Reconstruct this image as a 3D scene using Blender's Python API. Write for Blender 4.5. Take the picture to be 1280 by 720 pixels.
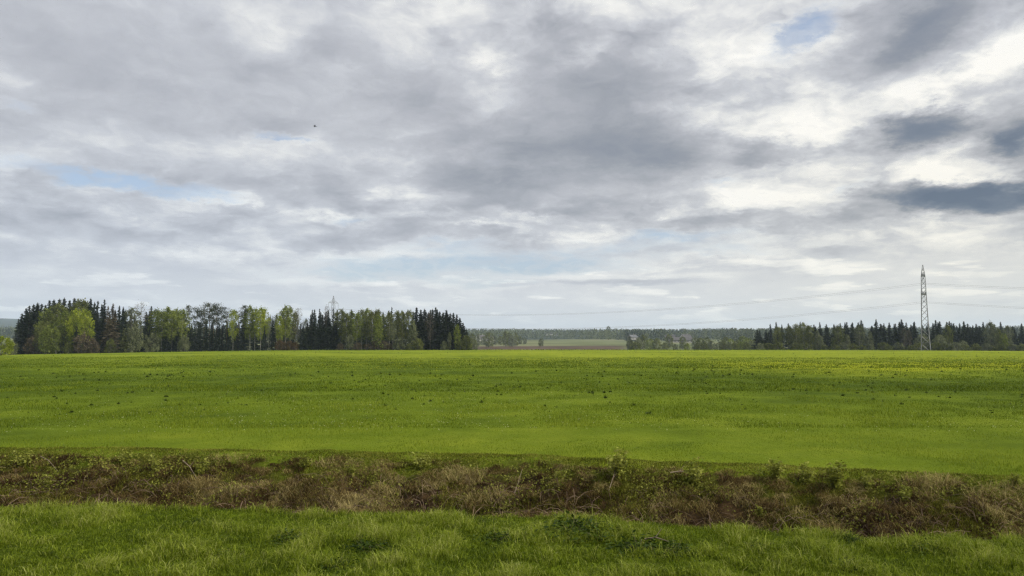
import bpy, math, random
import numpy as np
from mathutils import Vector

for _o in list(bpy.data.objects):
    bpy.data.objects.remove(_o)
S = bpy.context.scene
COL = S.collection
PI = math.pi
R = math.radians
F = 967.0                     # focal length in pixels of the 1280 wide photograph
PITCH = math.atan(69 / F)
EYE = 2.6


def srgb(r, g, b):
    def f(c):
        c /= 255.0
        return c / 12.92 if c <= 0.04045 else ((c + 0.055) / 1.055) ** 2.4
    return (f(r), f(g), f(b), 1.0)


# ------------------------------------------------------------------ camera
cam_d = bpy.data.cameras.new('camera')
cam_d.sensor_width = 36
cam_d.lens = 36 * F / 1280
cam_d.clip_start = 0.1
cam_d.clip_end = 30000
cam = bpy.data.objects.new('camera', cam_d)
COL.objects.link(cam)
cam.location = (0, 0, EYE)
cam.rotation_euler = (PI / 2 + PITCH, 0, 0)
S.camera = cam

# ------------------------------------------------------------------ exposure and sampling
S.view_settings.view_transform = 'Standard'
S.view_settings.look = 'None'
S.view_settings.exposure = 0.1
S.view_settings.gamma = 1.0
S.view_settings.use_curve_mapping = False
S.render.engine = 'CYCLES'
S.cycles.use_denoising = True
S.cycles.denoiser = 'OPENIMAGEDENOISE'
S.cycles.denoising_input_passes = 'RGB_ALBEDO_NORMAL'
S.cycles.denoising_prefilter = 'NONE'
S.cycles.filter_width = 1.4
S.cycles.use_adaptive_sampling = True
S.cycles.adaptive_threshold = 0.01
S.cycles.adaptive_min_samples = 6
S.cycles.max_bounces = 6
S.cycles.diffuse_bounces = 3
S.cycles.transmission_bounces = 4
S.cycles.transparent_max_bounces = 8
S.cycles.volume_bounces = 1

# ------------------------------------------------------------------ sun
SUN_AZ, SUN_EL = R(112), R(42)
sun_vec = Vector((math.sin(SUN_AZ) * math.cos(SUN_EL), math.cos(SUN_AZ) * math.cos(SUN_EL), math.sin(SUN_EL)))
sun_d = bpy.data.lights.new('sun', 'SUN')
sun_d.energy = 3.5
sun_d.angle = R(10)
sun_d.color = (1.0, 0.95, 0.86)
sun = bpy.data.objects.new('sun', sun_d)
COL.objects.link(sun)
sun.location = (200, 100, 300)
sun.rotation_euler = (-sun_vec).to_track_quat('-Z', 'Y').to_euler()


# ------------------------------------------------------------------ node helper
class NT:
    def __init__(self, tree):
        self.t = tree
        self.n = tree.nodes
        self.l = tree.links

    def new(self, kind, **kw):
        nd = self.n.new(kind)
        for k, v in kw.items():
            setattr(nd, k, v)
        return nd

    def put(self, sock, v):
        if hasattr(v, 'is_output') or isinstance(v, bpy.types.NodeSocket):
            self.l.new(v, sock)
        else:
            sock.default_value = v

    def m(self, op, a, b=0.0, c=None, clamp=False):
        nd = self.new('ShaderNodeMath', operation=op, use_clamp=clamp)
        self.put(nd.inputs[0], a)
        self.put(nd.inputs[1], b)
        if c is not None:
            self.put(nd.inputs[2], c)
        return nd.outputs[0]

    def vm(self, op, a, b=None, s=None):
        nd = self.new('ShaderNodeVectorMath', operation=op)
        self.put(nd.inputs[0], a)
        if b is not None:
            self.put(nd.inputs[1], b)
        if s is not None:
            self.put(nd.inputs['Scale'], s)
        return nd.outputs['Value'] if op in ('DOT_PRODUCT', 'LENGTH') else nd.outputs[0]

    def noise(self, vec, scale, detail=4.0, rough=0.55, dist=0.0, col=False):
        nd = self.new('ShaderNodeTexNoise')
        self.put(nd.inputs['Vector'], vec)
        nd.inputs['Scale'].default_value = scale
        nd.inputs['Detail'].default_value = detail
        nd.inputs['Roughness'].default_value = rough
        nd.inputs['Distortion'].default_value = dist
        return nd.outputs['Color'] if col else nd.outputs[0]

    def smooth(self, v, lo, hi, a=0.0, b=1.0):
        nd = self.new('ShaderNodeMapRange', interpolation_type='SMOOTHSTEP')
        self.put(nd.inputs[0], v)
        for i, q in enumerate((lo, hi, a, b)):
            nd.inputs[1 + i].default_value = q
        return nd.outputs[0]

    def mix(self, f, a, b, blend='MIX'):
        nd = self.new('ShaderNodeMix', data_type='RGBA', blend_type=blend)
        self.put(nd.inputs[0], f)
        self.put(nd.inputs[6], a)
        self.put(nd.inputs[7], b)
        return nd.outputs[2]

    def ramp(self, f, stops):
        nd = self.new('ShaderNodeValToRGB')
        cr = nd.color_ramp
        while len(cr.elements) < len(stops):
            cr.elements.new(0.5)
        for e, (p, c) in zip(cr.elements, stops):
            e.position = p
            e.color = c
        self.put(nd.inputs[0], f)
        return nd.outputs[0]


def px_dir(px, py):
    u, v = (px - 640) / F, (360 - py) / F
    d = Vector((u, math.cos(PITCH) - v * math.sin(PITCH), math.sin(PITCH) + v * math.cos(PITCH)))
    return d.normalized()


def az_el(px, py):
    d = px_dir(px, py)
    return math.atan2(d.x, d.y), math.asin(d.z)


# ------------------------------------------------------------------ world: Nishita sky under a broken cloud deck
W = bpy.data.worlds.new('World')
S.world = W
W.use_nodes = True
W.node_tree.nodes.clear()
k = NT(W.node_tree)
WS = 0.1
geo = k.new('ShaderNodeTexCoord').outputs['Generated']
dirv = k.vm('NORMALIZE', geo)
sep = k.new('ShaderNodeSeparateXYZ')
k.l.new(dirv, sep.inputs[0])
dx, dy, dz = sep.outputs
az = k.m('ARCTAN2', dx, dy)
el = k.m('ARCSINE', dz)
# coordinates of a broken deck of heaped clouds: they shrink towards the horizon
den = k.m('ADD', k.m('MAXIMUM', dz, 0.0), 0.25)
deck = k.new('ShaderNodeCombineXYZ')
k.l.new(k.m('DIVIDE', dx, den), deck.inputs[0])
k.l.new(k.m('DIVIDE', dy, den), deck.inputs[1])
k.l.new(k.m('DIVIDE', k.m('MULTIPLY', dz, 1.35), den), deck.inputs[2])
deck = deck.outputs[0]
n_big = k.noise(deck, 1.2, 4, 0.55, 0.2)
wob = k.vm('ADD', deck, k.vm('SCALE', k.vm('SUBTRACT', k.noise(deck, 4.0, 4, 0.6, 0.0, col=True), (0.5, 0.5, 0.5)), s=0.22))
LIT = (0.05, -0.16, 0.07)                       # towards the light, in those coordinates


def heap(vec, scale, detail):
    """rounded heads with creases between them"""
    return k.m('ABSOLUTE', k.m('MULTIPLY_ADD', k.noise(vec, scale, detail, 0.5), 2.0, -1.0))


n_det = k.noise(wob, 3.8, 7, 0.58, 0.0)
n_off = k.noise(k.vm('ADD', wob, LIT), 3.8, 7, 0.58, 0.0)
relief = k.m('SUBTRACT', n_det, n_off)
h1 = heap(wob, 4.2, 3)
h2 = heap(wob, 9.5, 4)
# warped azimuth / elevation for the large cloud masses
wc = k.noise(deck, 2.6, 8, 0.66, 0.0, col=True)
wc = k.vm('SUBTRACT', wc, (0.5, 0.5, 0.5))
wscale = k.smooth(el, 0.03, 0.30, 0.4, 1.0)
ae = k.new('ShaderNodeCombineXYZ')
k.l.new(az, ae.inputs[0])
k.l.new(el, ae.inputs[1])
warp = k.vm('MULTIPLY', k.vm('SCALE', wc, s=wscale), (0.22, 0.12, 0.0))
aew = k.vm('ADD', ae.outputs[0], warp)


def blobs(rows, vec):
    acc = None
    for px, py, rx, ry, rot, amp, sharp in rows:
        a0, e0 = az_el(px, py)
        a1, _ = az_el(px + rx, py)
        _, e1 = az_el(px, py - ry)
        mp = k.new('ShaderNodeMapping', vector_type='TEXTURE')
        if acc is None:
            k.l.new(vec, mp.inputs[0])
        else:            # keeps the evaluation sequential, so the shader stays small
            seq = k.new('ShaderNodeVectorMath', operation='MULTIPLY_ADD')
            k.l.new(acc, seq.inputs[0])
            seq.inputs[1].default_value = (1e-7, 1e-7, 0)
            k.l.new(vec, seq.inputs[2])
            k.l.new(seq.outputs[0], mp.inputs[0])
        mp.inputs['Location'].default_value = (a0, e0, 0)
        mp.inputs['Rotation'].default_value = (0, 0, R(rot))
        mp.inputs['Scale'].default_value = (abs(a1 - a0), abs(e1 - e0), 1)
        r2 = k.vm('DOT_PRODUCT', mp.outputs[0], mp.outputs[0])
        if sharp:
            r2 = k.m('POWER', r2, float(sharp) if sharp > 1 else 2.0)
        g = k.m('EXPONENT', k.m('MULTIPLY', r2, -1.0))
        acc = k.m('MULTIPLY', g, amp) if acc is None else k.m('MULTIPLY_ADD', g, amp, acc)
    return acc


# px, py, half width, half height, tilt (counter-clockwise), brightness change, sharpness
TONE = [
    (350, 55, 85, 26, -28, 0.08, 0), (430, 88, 55, 16, -30, 0.07, 0), (25, 100, 45, 20, 0, 0.06, 0),
    (290, 185, 90, 14, 0, 0.06, 0), (560, 30, 70, 45, -35, 0.18, 0), (625, 85, 40, 18, -20, 0.15, 0),
    (735, 66, 34, 18, 15, 0.20, 0), (700, 20, 150, 30, 0, 0.10, 0), (505, 200, 35, 10, 0, 0.10, 0),
    (940, 115, 70, 95, 10, 0.24, 0), (880, 45, 70, 40, 20, 0.16, 0), (1010, 165, 60, 45, 0, 0.20, 0),
    (1195, 92, 110, 16, 18, 0.24, 0), (1262, 70, 50, 26, 25, 0.22, 0), (1080, 110, 60, 14, 10, 0.14, 0),
    (1165, 212, 55, 16, 5, 0.22, 0), (1245, 212, 40, 16, 0, 0.22, 0), (1060, 225, 60, 30, 0, 0.14, 0),
    (930, 250, 130, 12, 0, 0.16, 0), (1070, 262, 60, 8, 0, 0.14, 0), (820, 268, 80, 8, 0, 0.10, 0),
    (740, 290, 60, 6, 0, 0.10, 0), (560, 268, 60, 7, 0, 0.15, 0), (480, 238, 60, 7, 0, 0.12, 0), (600, 283, 50, 5, 0, 0.14, 0), (420, 262, 60, 5, 0, 0.10, 0), (290, 250, 60, 5, 0, 0.10, 0), (660, 268, 40, 5, 0, 0.12, 0), (430, 322, 50, 4, 0, 0.10, 0), (700, 299, 60, 4, 0, 0.12, 0),
    (360, 215, 60, 9, 0, 0.09, 0), (500, 314, 50, 6, 0, 0.10, 0), (330, 318, 50, 8, 0, 0.07, 0),
    (100, 262, 130, 8, -8, 0.07, 0), (210, 308, 40, 6, 0, 0.07, 0),
    # grey undersides
    (790, 105, 150, 60, 0, -0.13, 0), (700, 190, 130, 45, 0, -0.13, 0), (850, 185, 110, 34, 0, -0.15, 0),
    (965, 194, 66, 17, 3, -0.22, 1), (600, 215, 70, 35, 0, -0.09, 0), (720, 262, 130, 12, 0, -0.12, 0),
    (640, 297, 60, 9, 0, -0.10, 0), (880, 272, 80, 6, 0, -0.12, 0), (940, 133, 40, 16, 0, -0.10, 0),
    (1150, 158, 78, 26, 4, -0.34, 1), (1120, 60, 80, 40, 25, -0.16, 0), (1190, 22, 110, 30, 10, -0.16, 0),
    (1202, 244, 130, 22, -3, -0.52, 2), (1272, 165, 42, 26, 0, -0.32, 0), (1270, 190, 26, 22, 0, -0.16, 0),
    (1085, 268, 40, 7, -6, -0.16, 0), (200, 60, 190, 70, 0, -0.02, 0), (250, 120, 110, 24, -10, -0.04, 0),
    (480, 120, 120, 36, 0, -0.03, 0), (60, 170, 120, 40, 0, -0.01, 0), (430, 300, 70, 10, 0, -0.05, 0),
    (250, 285, 120, 10, 0, -0.04, 0), (1190, 110, 120, 14, 18, -0.06, 0),
]
HOLES = [
    (150, 226, 110, 11, -4, 1.2, 0), (345, 179, 36, 5, 0, 0.75, 0), (1008, 38, 54, 21, 27, 1.5, 0),
    (445, 272, 22, 8, 0, 0.7, 0), (525, 331, 125, 15, 0, 1.1, 0), (690, 330, 95, 13, 0, 0.95, 0), (560, 308, 70, 7, 0, 0.5, 0), (780, 312, 90, 8, 0, 0.5, 0), (900, 318, 80, 8, 0, 0.4, 0),
    (830, 297, 80, 8, 0, 0.9, 0), (880, 232, 24, 5, 0, 0.4, 0), (20, 140, 40, 12, 0, 0.35, 0),
    (1065, 235, 22, 12, 30, 0.55, 0), (250, 248, 60, 5, 0, 0.55, 0), (985, 300, 90, 10, 0, 0.35, 0),
    (420, 345, 90, 7, 0, 0.5, 0), (610, 355, 90, 7, 0, 0.5, 0),
]
TONE = [(p[0], p[1], p[2], p[3], p[4], p[5] * (0.86 if p[0] > 800 and p[5] > 0 else 1.0), p[6]) for p in TONE]
tone_b = blobs(TONE, aew)
hole_b = blobs(HOLES, aew)
# broad tone: grey deck, brighter towards the sun and towards the horizon
sun_dot = k.vm('DOT_PRODUCT', dirv, tuple(sun_vec))
base = k.m('ADD', k.smooth(az, -0.3, 0.7, 0.0, 0.05), 0.715)
base = k.m('ADD', base, k.smooth(el, 0.17, 0.04, 0.0, 0.10))
damp = k.smooth(el, 0.07, 0.15, 0.12, 1.0)
tone = k.m('MULTIPLY_ADD', tone_b, 1.0, base)
# ragged bright rims round the gaps
gap = k.m('ADD', hole_b, k.m('MULTIPLY', k.m('SUBTRACT', n_det, 0.5), 1.1))
tone = k.m('ADD', tone, k.m('MULTIPLY', k.smooth(gap, -0.05, 0.35), 0.06))
tone = k.m('ADD', tone, k.m('MULTIPLY', k.m('MULTIPLY', k.m('SUBTRACT', n_big, 0.5), 0.13), damp))
crisp = k.m('MULTIPLY', k.m('MULTIPLY', k.smooth(tone, 0.60, 0.84, 0.30, 1.0), k.m('MAXIMUM', k.smooth(az, -0.45, 0.25, 0.52, 0.95), k.smooth(el, 0.26, 0.17, 0.0, 0.8))), damp)    # thin bright cloud shows its heads, thick grey cloud is smooth
fine = k.m('MULTIPLY', k.m('SUBTRACT', n_det, 0.5), 0.26)
fine = k.m('MULTIPLY_ADD', relief, 0.62, fine)
fine = k.m('MULTIPLY_ADD', k.m('SUBTRACT', h1, 0.2), 0.20, fine)
fine = k.m('MULTIPLY_ADD', k.m('SUBTRACT', h2, 0.2), 0.08, fine)
tone = k.m('MULTIPLY_ADD', fine, crisp, tone)
# rows of small cumulus low over the horizon
band = k.new('ShaderNodeCombineXYZ')
k.l.new(k.m('MULTIPLY', az, 9.0), band.inputs[0])
k.l.new(k.m('MULTIPLY', el, 48.0), band.inputs[1])
cu = k.noise(band.outputs[0], 1.0, 6, 0.55, 0.15)
cu_off = k.noise(k.vm('ADD', band.outputs[0], (0.10, 0.34, 0)), 1.0, 6, 0.55, 0.15)
zone = k.m('MULTIPLY', k.m('MULTIPLY', k.smooth(el, 0.016, 0.04), k.smooth(el, 0.125, 0.09)), k.smooth(az, -0.3, 0.5, 0.5, 0.8))
cu_m = k.m('MULTIPLY', k.smooth(cu, 0.53, 0.60), zone)
cu_t = k.m('MULTIPLY_ADD', k.m('SUBTRACT', cu, cu_off), 1.1, 0.045)
tone = k.m('ADD', tone, k.m('MULTIPLY', cu_m, cu_t))
CUM = [
    (1040, 336, 62, 6, 0, 0.09, 1), (1075, 331, 26, 5, 0, 0.05, 1), (1030, 361, 38, 3.5, 0, 0.08, 1),
    (1200, 328, 24, 3, 0, 0.09, 1), (1240, 343, 20, 3, 0, 0.08, 1), (1268, 367, 18, 3, 0, 0.08, 1),
    (1160, 342, 22, 5, 0, 0.06, 1), (1175, 369, 14, 3, 0, 0.07, 1), (860, 345, 60, 4, 0, 0.07, 1),
    (730, 347, 60, 5, 0, 0.07, 1), (780, 352, 110, 4, 0, -0.10, 1), (640, 356, 40, 2.5, 0, -0.08, 1),
    (1085, 372, 60, 4, 0, 0.05, 1), (550, 357, 26, 3, 0, 0.06, 1), (380, 352, 40, 4, 0, 0.06, 1),
    (1255, 378, 26, 3, 0, -0.05, 1), (300, 352, 30, 3, 0, 0.04, 1),
]
aew2 = k.vm('ADD', ae.outputs[0], k.vm('MULTIPLY', k.vm('SUBTRACT', k.noise(band.outputs[0], 1.6, 6, 0.6, 0, col=True), (0.5, 0.5, 0.5)), (0.05, 0.016, 0)))
tone = k.m('ADD', tone, blobs(CUM, aew2))
cloud = k.ramp(tone, [
    (0.28, srgb(84, 98, 122)), (0.42, srgb(112, 122, 140)), (0.56, srgb(147, 151, 161)), (0.66, srgb(174, 176, 184)),
    (0.76, srgb(197, 199, 205)), (0.88, srgb(228, 228, 227)), (1.0, srgb(249, 247, 242))])
warm = k.m('MULTIPLY', k.smooth(az, 0.0, 0.6, 0.0, 1.0), k.smooth(el, 0.38, 0.06))
cloud = k.mix(k.m('MULTIPLY', warm, 0.75), cloud, k.mix(1.0, cloud, (1.02, 0.98, 0.89, 1), 'MULTIPLY'))
cool = k.m('MULTIPLY', k.smooth(az, 0.15, -0.5), k.smooth(el, 0.30, 0.05, 0.3, 1.0))
cloud = k.mix(cool, cloud, k.mix(1.0, cloud, (0.93, 0.965, 1.02, 1), 'MULTIPLY'))
cloud = k.vm('SCALE', cloud, s=1.0 / WS)
# clear sky in the gaps
sky = k.new('ShaderNodeTexSky', sky_type='NISHITA')
sky.sun_disc = False
sky.sun_elevation = SUN_EL
sky.sun_rotation = SUN_AZ
sky.air_density = 1.0
sky.dust_density = 1.6
veil = k.vm('ADD', k.vm('SCALE', sky.outputs[0], s=0.8), (1.7, 2.0, 2.7))
gap = k.m('MULTIPLY', k.smooth(gap, 0.10, 1.05, 0.0, 0.92), k.smooth(h2, 0.0, 0.28, 0.7, 1.0))
skyc = k.mix(gap, cloud, veil)
# the sun behind thin cloud, outside the frame to the right
glow = k.m('POWER', k.smooth(sun_dot, 0.80, 1.0), 2.0)
skyc = k.vm('ADD', skyc, k.vm('SCALE', k.vm('SCALE', (1.0, 0.93, 0.82), s=35.0), s=glow))
bg = k.new('ShaderNodeBackground')
k.l.new(skyc, bg.inputs[0])
bg.inputs[1].default_value = WS
W.cycles.sampling_method = 'MANUAL'
W.cycles.sample_map_resolution = 512
wo = k.new('ShaderNodeOutputWorld')
k.l.new(bg.outputs[0], wo.inputs[0])


# ------------------------------------------------------------------ mesh helpers
rng = np.random.default_rng(7)
random.seed(7)


def mesh_np(name, V, faces, attrs=None, smooth=False):
    """faces: list of (n, k) index arrays; attrs: per-vertex floats"""
    me = bpy.data.meshes.new(name)
    V = np.asarray(V, dtype=np.float32)
    me.vertices.add(len(V))
    me.vertices.foreach_set('co', V.ravel())
    tot = np.concatenate([np.full(len(f), f.shape[1], dtype=np.int32) for f in faces])
    idx = np.concatenate([np.asarray(f, dtype=np.int32).ravel() for f in faces])
    start = np.concatenate([[0], np.cumsum(tot)[:-1]]).astype(np.int32)
    me.loops.add(len(idx))
    me.loops.foreach_set('vertex_index', idx)
    me.polygons.add(len(tot))
    me.polygons.foreach_set('loop_start', start)
    me.polygons.foreach_set('loop_total', tot)
    me.polygons.foreach_set('use_smooth', np.full(len(tot), smooth))
    for nm, a in (attrs or {}).items():
        at = me.attributes.new(nm, 'FLOAT', 'POINT')
        at.data.foreach_set('value', np.asarray(a, dtype=np.float32))
    me.update(calc_edges=True)
    return me


def link(name, me, mat=None, parent=None, loc=None):
    o = bpy.data.objects.new(name, me)
    COL.objects.link(o)
    if mat is not None and me is not None:
        if len(me.materials) == 0:
            me.materials.append(mat)
    if parent is not None:
        o.parent = parent
    if loc is not None:
        o.location = loc
    return o


def tag(o, label=None, cat=None, group=None, kind=None):
    if label:
        o['label'] = label
    if cat:
        o['category'] = cat
    if group:
        o['group'] = group
    if kind:
        o['kind'] = kind
    return o


def root(name, loc, label, cat, group=None, rz=0.0, sc=(1, 1, 1)):
    o = bpy.data.objects.new(name, None)
    COL.objects.link(o)
    o.empty_display_size = 0.3
    o.location = loc
    o.rotation_euler = (0, 0, rz)
    o.scale = sc
    return tag(o, label, cat, group)


class MB:
    """collects tubes, boxes and quads into one mesh"""

    def __init__(self):
        self.v, self.q, self.t = [], [], []
        self.n = 0

    def add(self, V, quads=None, tris=None):
        V = np.asarray(V, dtype=float)
        self.v.append(V)
        if quads is not None and len(quads):
            self.q.append(np.asarray(quads) + self.n)
        if tris is not None and len(tris):
            self.t.append(np.asarray(tris) + self.n)
        self.n += len(V)

    def tube(self, pts, rad, sides=6):
        pts = [np.asarray(p, dtype=float) for p in pts]
        if not hasattr(rad, '__len__'):
            rad = [rad] * len(pts)
        rings = []
        for i, p in enumerate(pts):
            d = pts[min(i + 1, len(pts) - 1)] - pts[max(i - 1, 0)]
            d = d / (np.linalg.norm(d) + 1e-9)
            ref = np.array([0, 0, 1.0]) if abs(d[2]) < 0.9 else np.array([1.0, 0, 0])
            a = np.cross(d, ref)
            a /= np.linalg.norm(a)
            b = np.cross(d, a)
            an = np.arange(sides) * 2 * PI / sides
            rings.append(p + rad[i] * (np.cos(an)[:, None] * a + np.sin(an)[:, None] * b))
        q = []
        for i in range(len(pts) - 1):
            for j in range(sides):
                j2 = (j + 1) % sides
                q.append((i * sides + j, i * sides + j2, (i + 1) * sides + j2, (i + 1) * sides + j))
        self.add(np.concatenate(rings), q)

    def box(self, c, s, rz=0.0):
        c, s = np.asarray(c, float), np.asarray(s, float) / 2
        V = np.array([(x, y, z) for x in (-1, 1) for y in (-1, 1) for z in (-1, 1)]) * s
        ca, sa = math.cos(rz), math.sin(rz)
        V = np.column_stack([V[:, 0] * ca - V[:, 1] * sa, V[:, 0] * sa + V[:, 1] * ca, V[:, 2]]) + c
        self.add(V, [(0, 1, 3, 2), (4, 6, 7, 5), (0, 4, 5, 1), (2, 3, 7, 6), (0, 2, 6, 4), (1, 5, 7, 3)])

    def cards(self, C, ax, bx):
        """quads (diamonds) with centre C, half axes ax and bx"""
        n = len(C)
        V = np.stack([C - ax, C + bx, C + ax, C - bx], 1).reshape(-1, 3)
        self.add(V, np.arange(n * 4).reshape(n, 4))

    def mesh(self, name, smooth=False):
        f = []
        if self.q:
            f.append(np.concatenate(self.q))
        if self.t:
            f.append(np.concatenate(self.t))
        return mesh_np(name, np.concatenate(self.v), f, smooth=smooth)


def hashn(ix, iy, seed):
    h = (ix.astype(np.int64) * 374761393 + iy.astype(np.int64) * 668265263 + seed * 974711) & 0x7FFFFFFF
    h = ((h ^ (h >> 13)) * 1274126177) & 0x7FFFFFFF
    h = h ^ (h >> 16)
    return (h & 0xFFFFFF) / float(0xFFFFFF)


def vnoise(x, y, seed=0):
    ix, iy = np.floor(x), np.floor(y)
    fx, fy = x - ix, y - iy
    fx, fy = fx * fx * (3 - 2 * fx), fy * fy * (3 - 2 * fy)
    ix, iy = ix.astype(np.int64), iy.astype(np.int64)
    a, b = hashn(ix, iy, seed), hashn(ix + 1, iy, seed)
    c, d = hashn(ix, iy + 1, seed), hashn(ix + 1, iy + 1, seed)
    return (a * (1 - fx) + b * fx) * (1 - fy) + (c * (1 - fx) + d * fx) * fy


def fbm(x, y, seed=0, o=4):
    s, amp, tot = 0, 1.0, 0
    for i in range(o):
        s = s + amp * vnoise(x * 2 ** i, y * 2 ** i, seed + i * 17)
        tot += amp
        amp *= 0.5
    return s / tot


def sstep(x, a, b):
    t = np.clip((x - a) / (b - a), 0, 1)
    return t * t * (3 - 2 * t)


# ------------------------------------------------------------------ terrain
NX = [-60, -14, -8.3, -4.1, 0, 1.95, 3.7, 5.2, 7.1, 12, 60]
NY = [14.6, 12.75, 12.3, 12.1, 11.7, 11.2, 10.65, 10.4, 10.2, 9.8, 6.0]
FX = [-60, -12.9, -6.3, 0, 2.9, 5.5, 10, 16, 60]
FY = [22, 19.3, 19.0, 18.1, 17.3, 16.5, 15.0, 13.6, 10.0]


def near_edge(x):
    return np.interp(x, NX, NY) + 0.16 * (fbm(x * 0.9, x * 0 + 3.1, 5) - 0.5)


def far_edge(x):
    return np.interp(x, FX, FY) + 0.5 * (fbm(x * 0.7, x * 0 + 8.3, 6) - 0.5)


PD = [0, 250, 330, 430, 600, 800, 1000, 1400, 2000, 3000, 4500, 9500]
PZ = [0, 0.0, -0.1, -2.2, -4.2, -3.4, 1.0, 7.2, 17.0, 39.0, 48.0, 50.0]


def gz(x, y):
    x, y = np.asarray(x, float), np.asarray(y, float)
    d = np.hypot(x, y)
    z = (np.interp(d * 0.97, PD, PZ) + np.interp(d, PD, PZ) + np.interp(d * 1.03, PD, PZ)) / 3
    z = z - 1.7 * sstep(-x, 60, 230) * sstep(d, 80, 300) * sstep(700 - d, 0, 300)
    z = z + (fbm(x * 0.02, y * 0.02, 11, 3) - 0.5) * 0.7 * sstep(d, 30, 120) * sstep(320 - d, 0, 160)
    z = z + (fbm(x * 0.003, y * 0.003, 12, 4) - 0.5) * 10 * sstep(d, 900, 2200)
    azm = np.arctan2(x, np.maximum(y, 1e-3))
    hill = sstep(-azm, 0.36, 0.50) * sstep(d, 3300, 6200) * (y > 0)
    z = z + hill * (108 + 26 * (fbm(azm * 9, d * 0.0004, 14, 3) - 0.5))
    # hummocks of the near turf
    z = z + (fbm(x * 0.9, y * 0.9, 21, 3) - 0.5) * 0.10 * sstep(30 - d, 0, 12)
    # the ditch
    yn, yf = near_edge(x), far_edge(x)
    t = (y - yn) / (yf - yn)
    shp = sstep(t, 0.0, 0.28) * (1 - sstep(t, 0.42, 1.0) ** 0.8)
    z = z - 1.35 * shp
    rough = sstep(t, 0.02, 0.2) * (1 - sstep(t, 0.50, 0.95))
    z = z + rough * (0.75 * (fbm(x * 1.2, y * 1.5, 31, 4) - 0.5) + 0.24 * (fbm(x * 4.3, y * 4.3, 33, 3) - 0.5))
    return z


def gz1(x, y):
    return float(gz(np.array([x]), np.array([y]))[0])


def at(px, y):
    """ground point whose bearing is that of photograph column px at depth y"""
    x = (px - 640) / F * y * 1.0024
    return x, y, gz1(x, y)


def top_z(py, x, y):
    """height of something seen at photograph row py at that place"""
    v = (360 - py) / F
    return EYE + y * (math.sin(PITCH) + v * math.cos(PITCH)) / (math.cos(PITCH) - v * math.sin(PITCH))


radii = [0.4]
while radii[-1] < 9400:
    r = radii[-1]
    radii.append(r * (1.008 if 7.5 < r < 24 else 1.014 if 300 < r < 1100 else 1.02))
radii = np.array(radii)
ang = np.concatenate([np.arange(-46, 46, 0.2), np.arange(46, 314, 2.0)]) * PI / 180
A, RR = np.meshgrid(ang, radii)
gx, gy = RR * np.sin(A), RR * np.cos(A)
gzz = gz(gx, gy)
nr, na = gx.shape
V = np.column_stack([gx.ravel(), gy.ravel(), gzz.ravel()])
V = np.vstack([V, [[0, 0, gz1(0, 0)]]])
i = np.arange(nr - 1)[:, None] * na
j = np.arange(na)[None, :]
j2 = (j + 1) % na
Q = np.stack([i + j, i + j2, i + na + j2, i + na + j], -1).reshape(-1, 4)
T = np.column_stack([np.full(na, len(V) - 1), (np.arange(na) + 1) % na, np.arange(na)])
x, y = V[:, 0], V[:, 1]
d = np.hypot(x, y)
t = (y - near_edge(x)) / (far_edge(x) - near_edge(x))
edge_n = (fbm(x * 2.2, y * 2.2, 41, 3) - 0.5) * 0.24
ditch = sstep(t + edge_n, -0.02, 0.10) * (1 - sstep(t + edge_n, 0.74, 0.96))
bear = x / np.maximum(y, 1)
farland = sstep(d, 345, 420)
plough = farland * sstep(d + 60 * (fbm(x * 0.01, y * 0.01, 42) - 0.5), 560, 600) * (1 - sstep(d - 200 * bear, 900, 925)) * sstep(bear, -0.13, -0.05) * (1 - sstep(bear, 0.13, 0.16))
forest = sstep(d + 500 * (fbm(x * 0.0022, y * 0.0022, 43) - 0.5), 1650, 1800) * farland
ME = mesh_np('ground', V, [Q, T], {'ditch': ditch, 'plough': plough, 'farland': farland, 'forest': forest}, smooth=True)


def new_mat(name):
    m = bpy.data.materials.new(name)
    m.use_nodes = True
    m.node_tree.nodes.clear()
    return m, NT(m.node_tree)


def out(kk, sh):
    o = kk.new('ShaderNodeOutputMaterial')
    kk.l.new(sh, o.inputs[0])


def attr(kk, nm):
    a = kk.new('ShaderNodeAttribute', attribute_name=nm)
    return a.outputs['Fac']


def principled(kk, col, rough=0.8, spec=0.2, normal=None):
    p = kk.new('ShaderNodeBsdfPrincipled')
    kk.put(p.inputs['Base Color'], col)
    p.inputs['Roughness'].default_value = rough
    p.inputs['Specular IOR Level'].default_value = spec
    if normal is not None:
        kk.l.new(normal, p.inputs['Normal'])
    return p


G_DARK, G_MID, G_LITE, G_YEL = (0.054, 0.086, 0.005, 1), (0.110, 0.154, 0.008, 1), (0.185, 0.224, 0.017, 1), (0.26, 0.29, 0.009, 1)


def sward(kk, pos):
    """base colour of the meadow: patches of different grasses with painted cloud shade"""
    n1 = kk.noise(pos, 0.035, 4, 0.6, 0.6)
    n2 = kk.noise(pos, 0.33, 5, 0.65)
    n3 = kk.noise(pos, 0.008, 3, 0.5)
    v = kk.m('ADD', kk.m('MULTIPLY', n1, 0.75), kk.m('MULTIPLY', n2, 0.5))
    v = kk.m('MULTIPLY_ADD', n3, 0.35, v)
    sy = kk.new('ShaderNodeSeparateXYZ')
    kk.l.new(pos, sy.inputs[0])
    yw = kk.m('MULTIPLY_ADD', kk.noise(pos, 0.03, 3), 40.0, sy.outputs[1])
    v = kk.m('SUBTRACT', v, kk.m('MULTIPLY', kk.m('MULTIPLY', kk.smooth(yw, 40, 65), kk.smooth(yw, 170, 110)), 0.10))  # cloud shadow over the middle meadow, put into the grass colour
    return kk.ramp(v, [(0.58, G_DARK), (0.74, G_MID), (0.92, G_LITE)])


gm, k2 = new_mat('ground')
pos = k2.new('ShaderNodeNewGeometry').outputs['Position']
grassc = sward(k2, pos)
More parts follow.
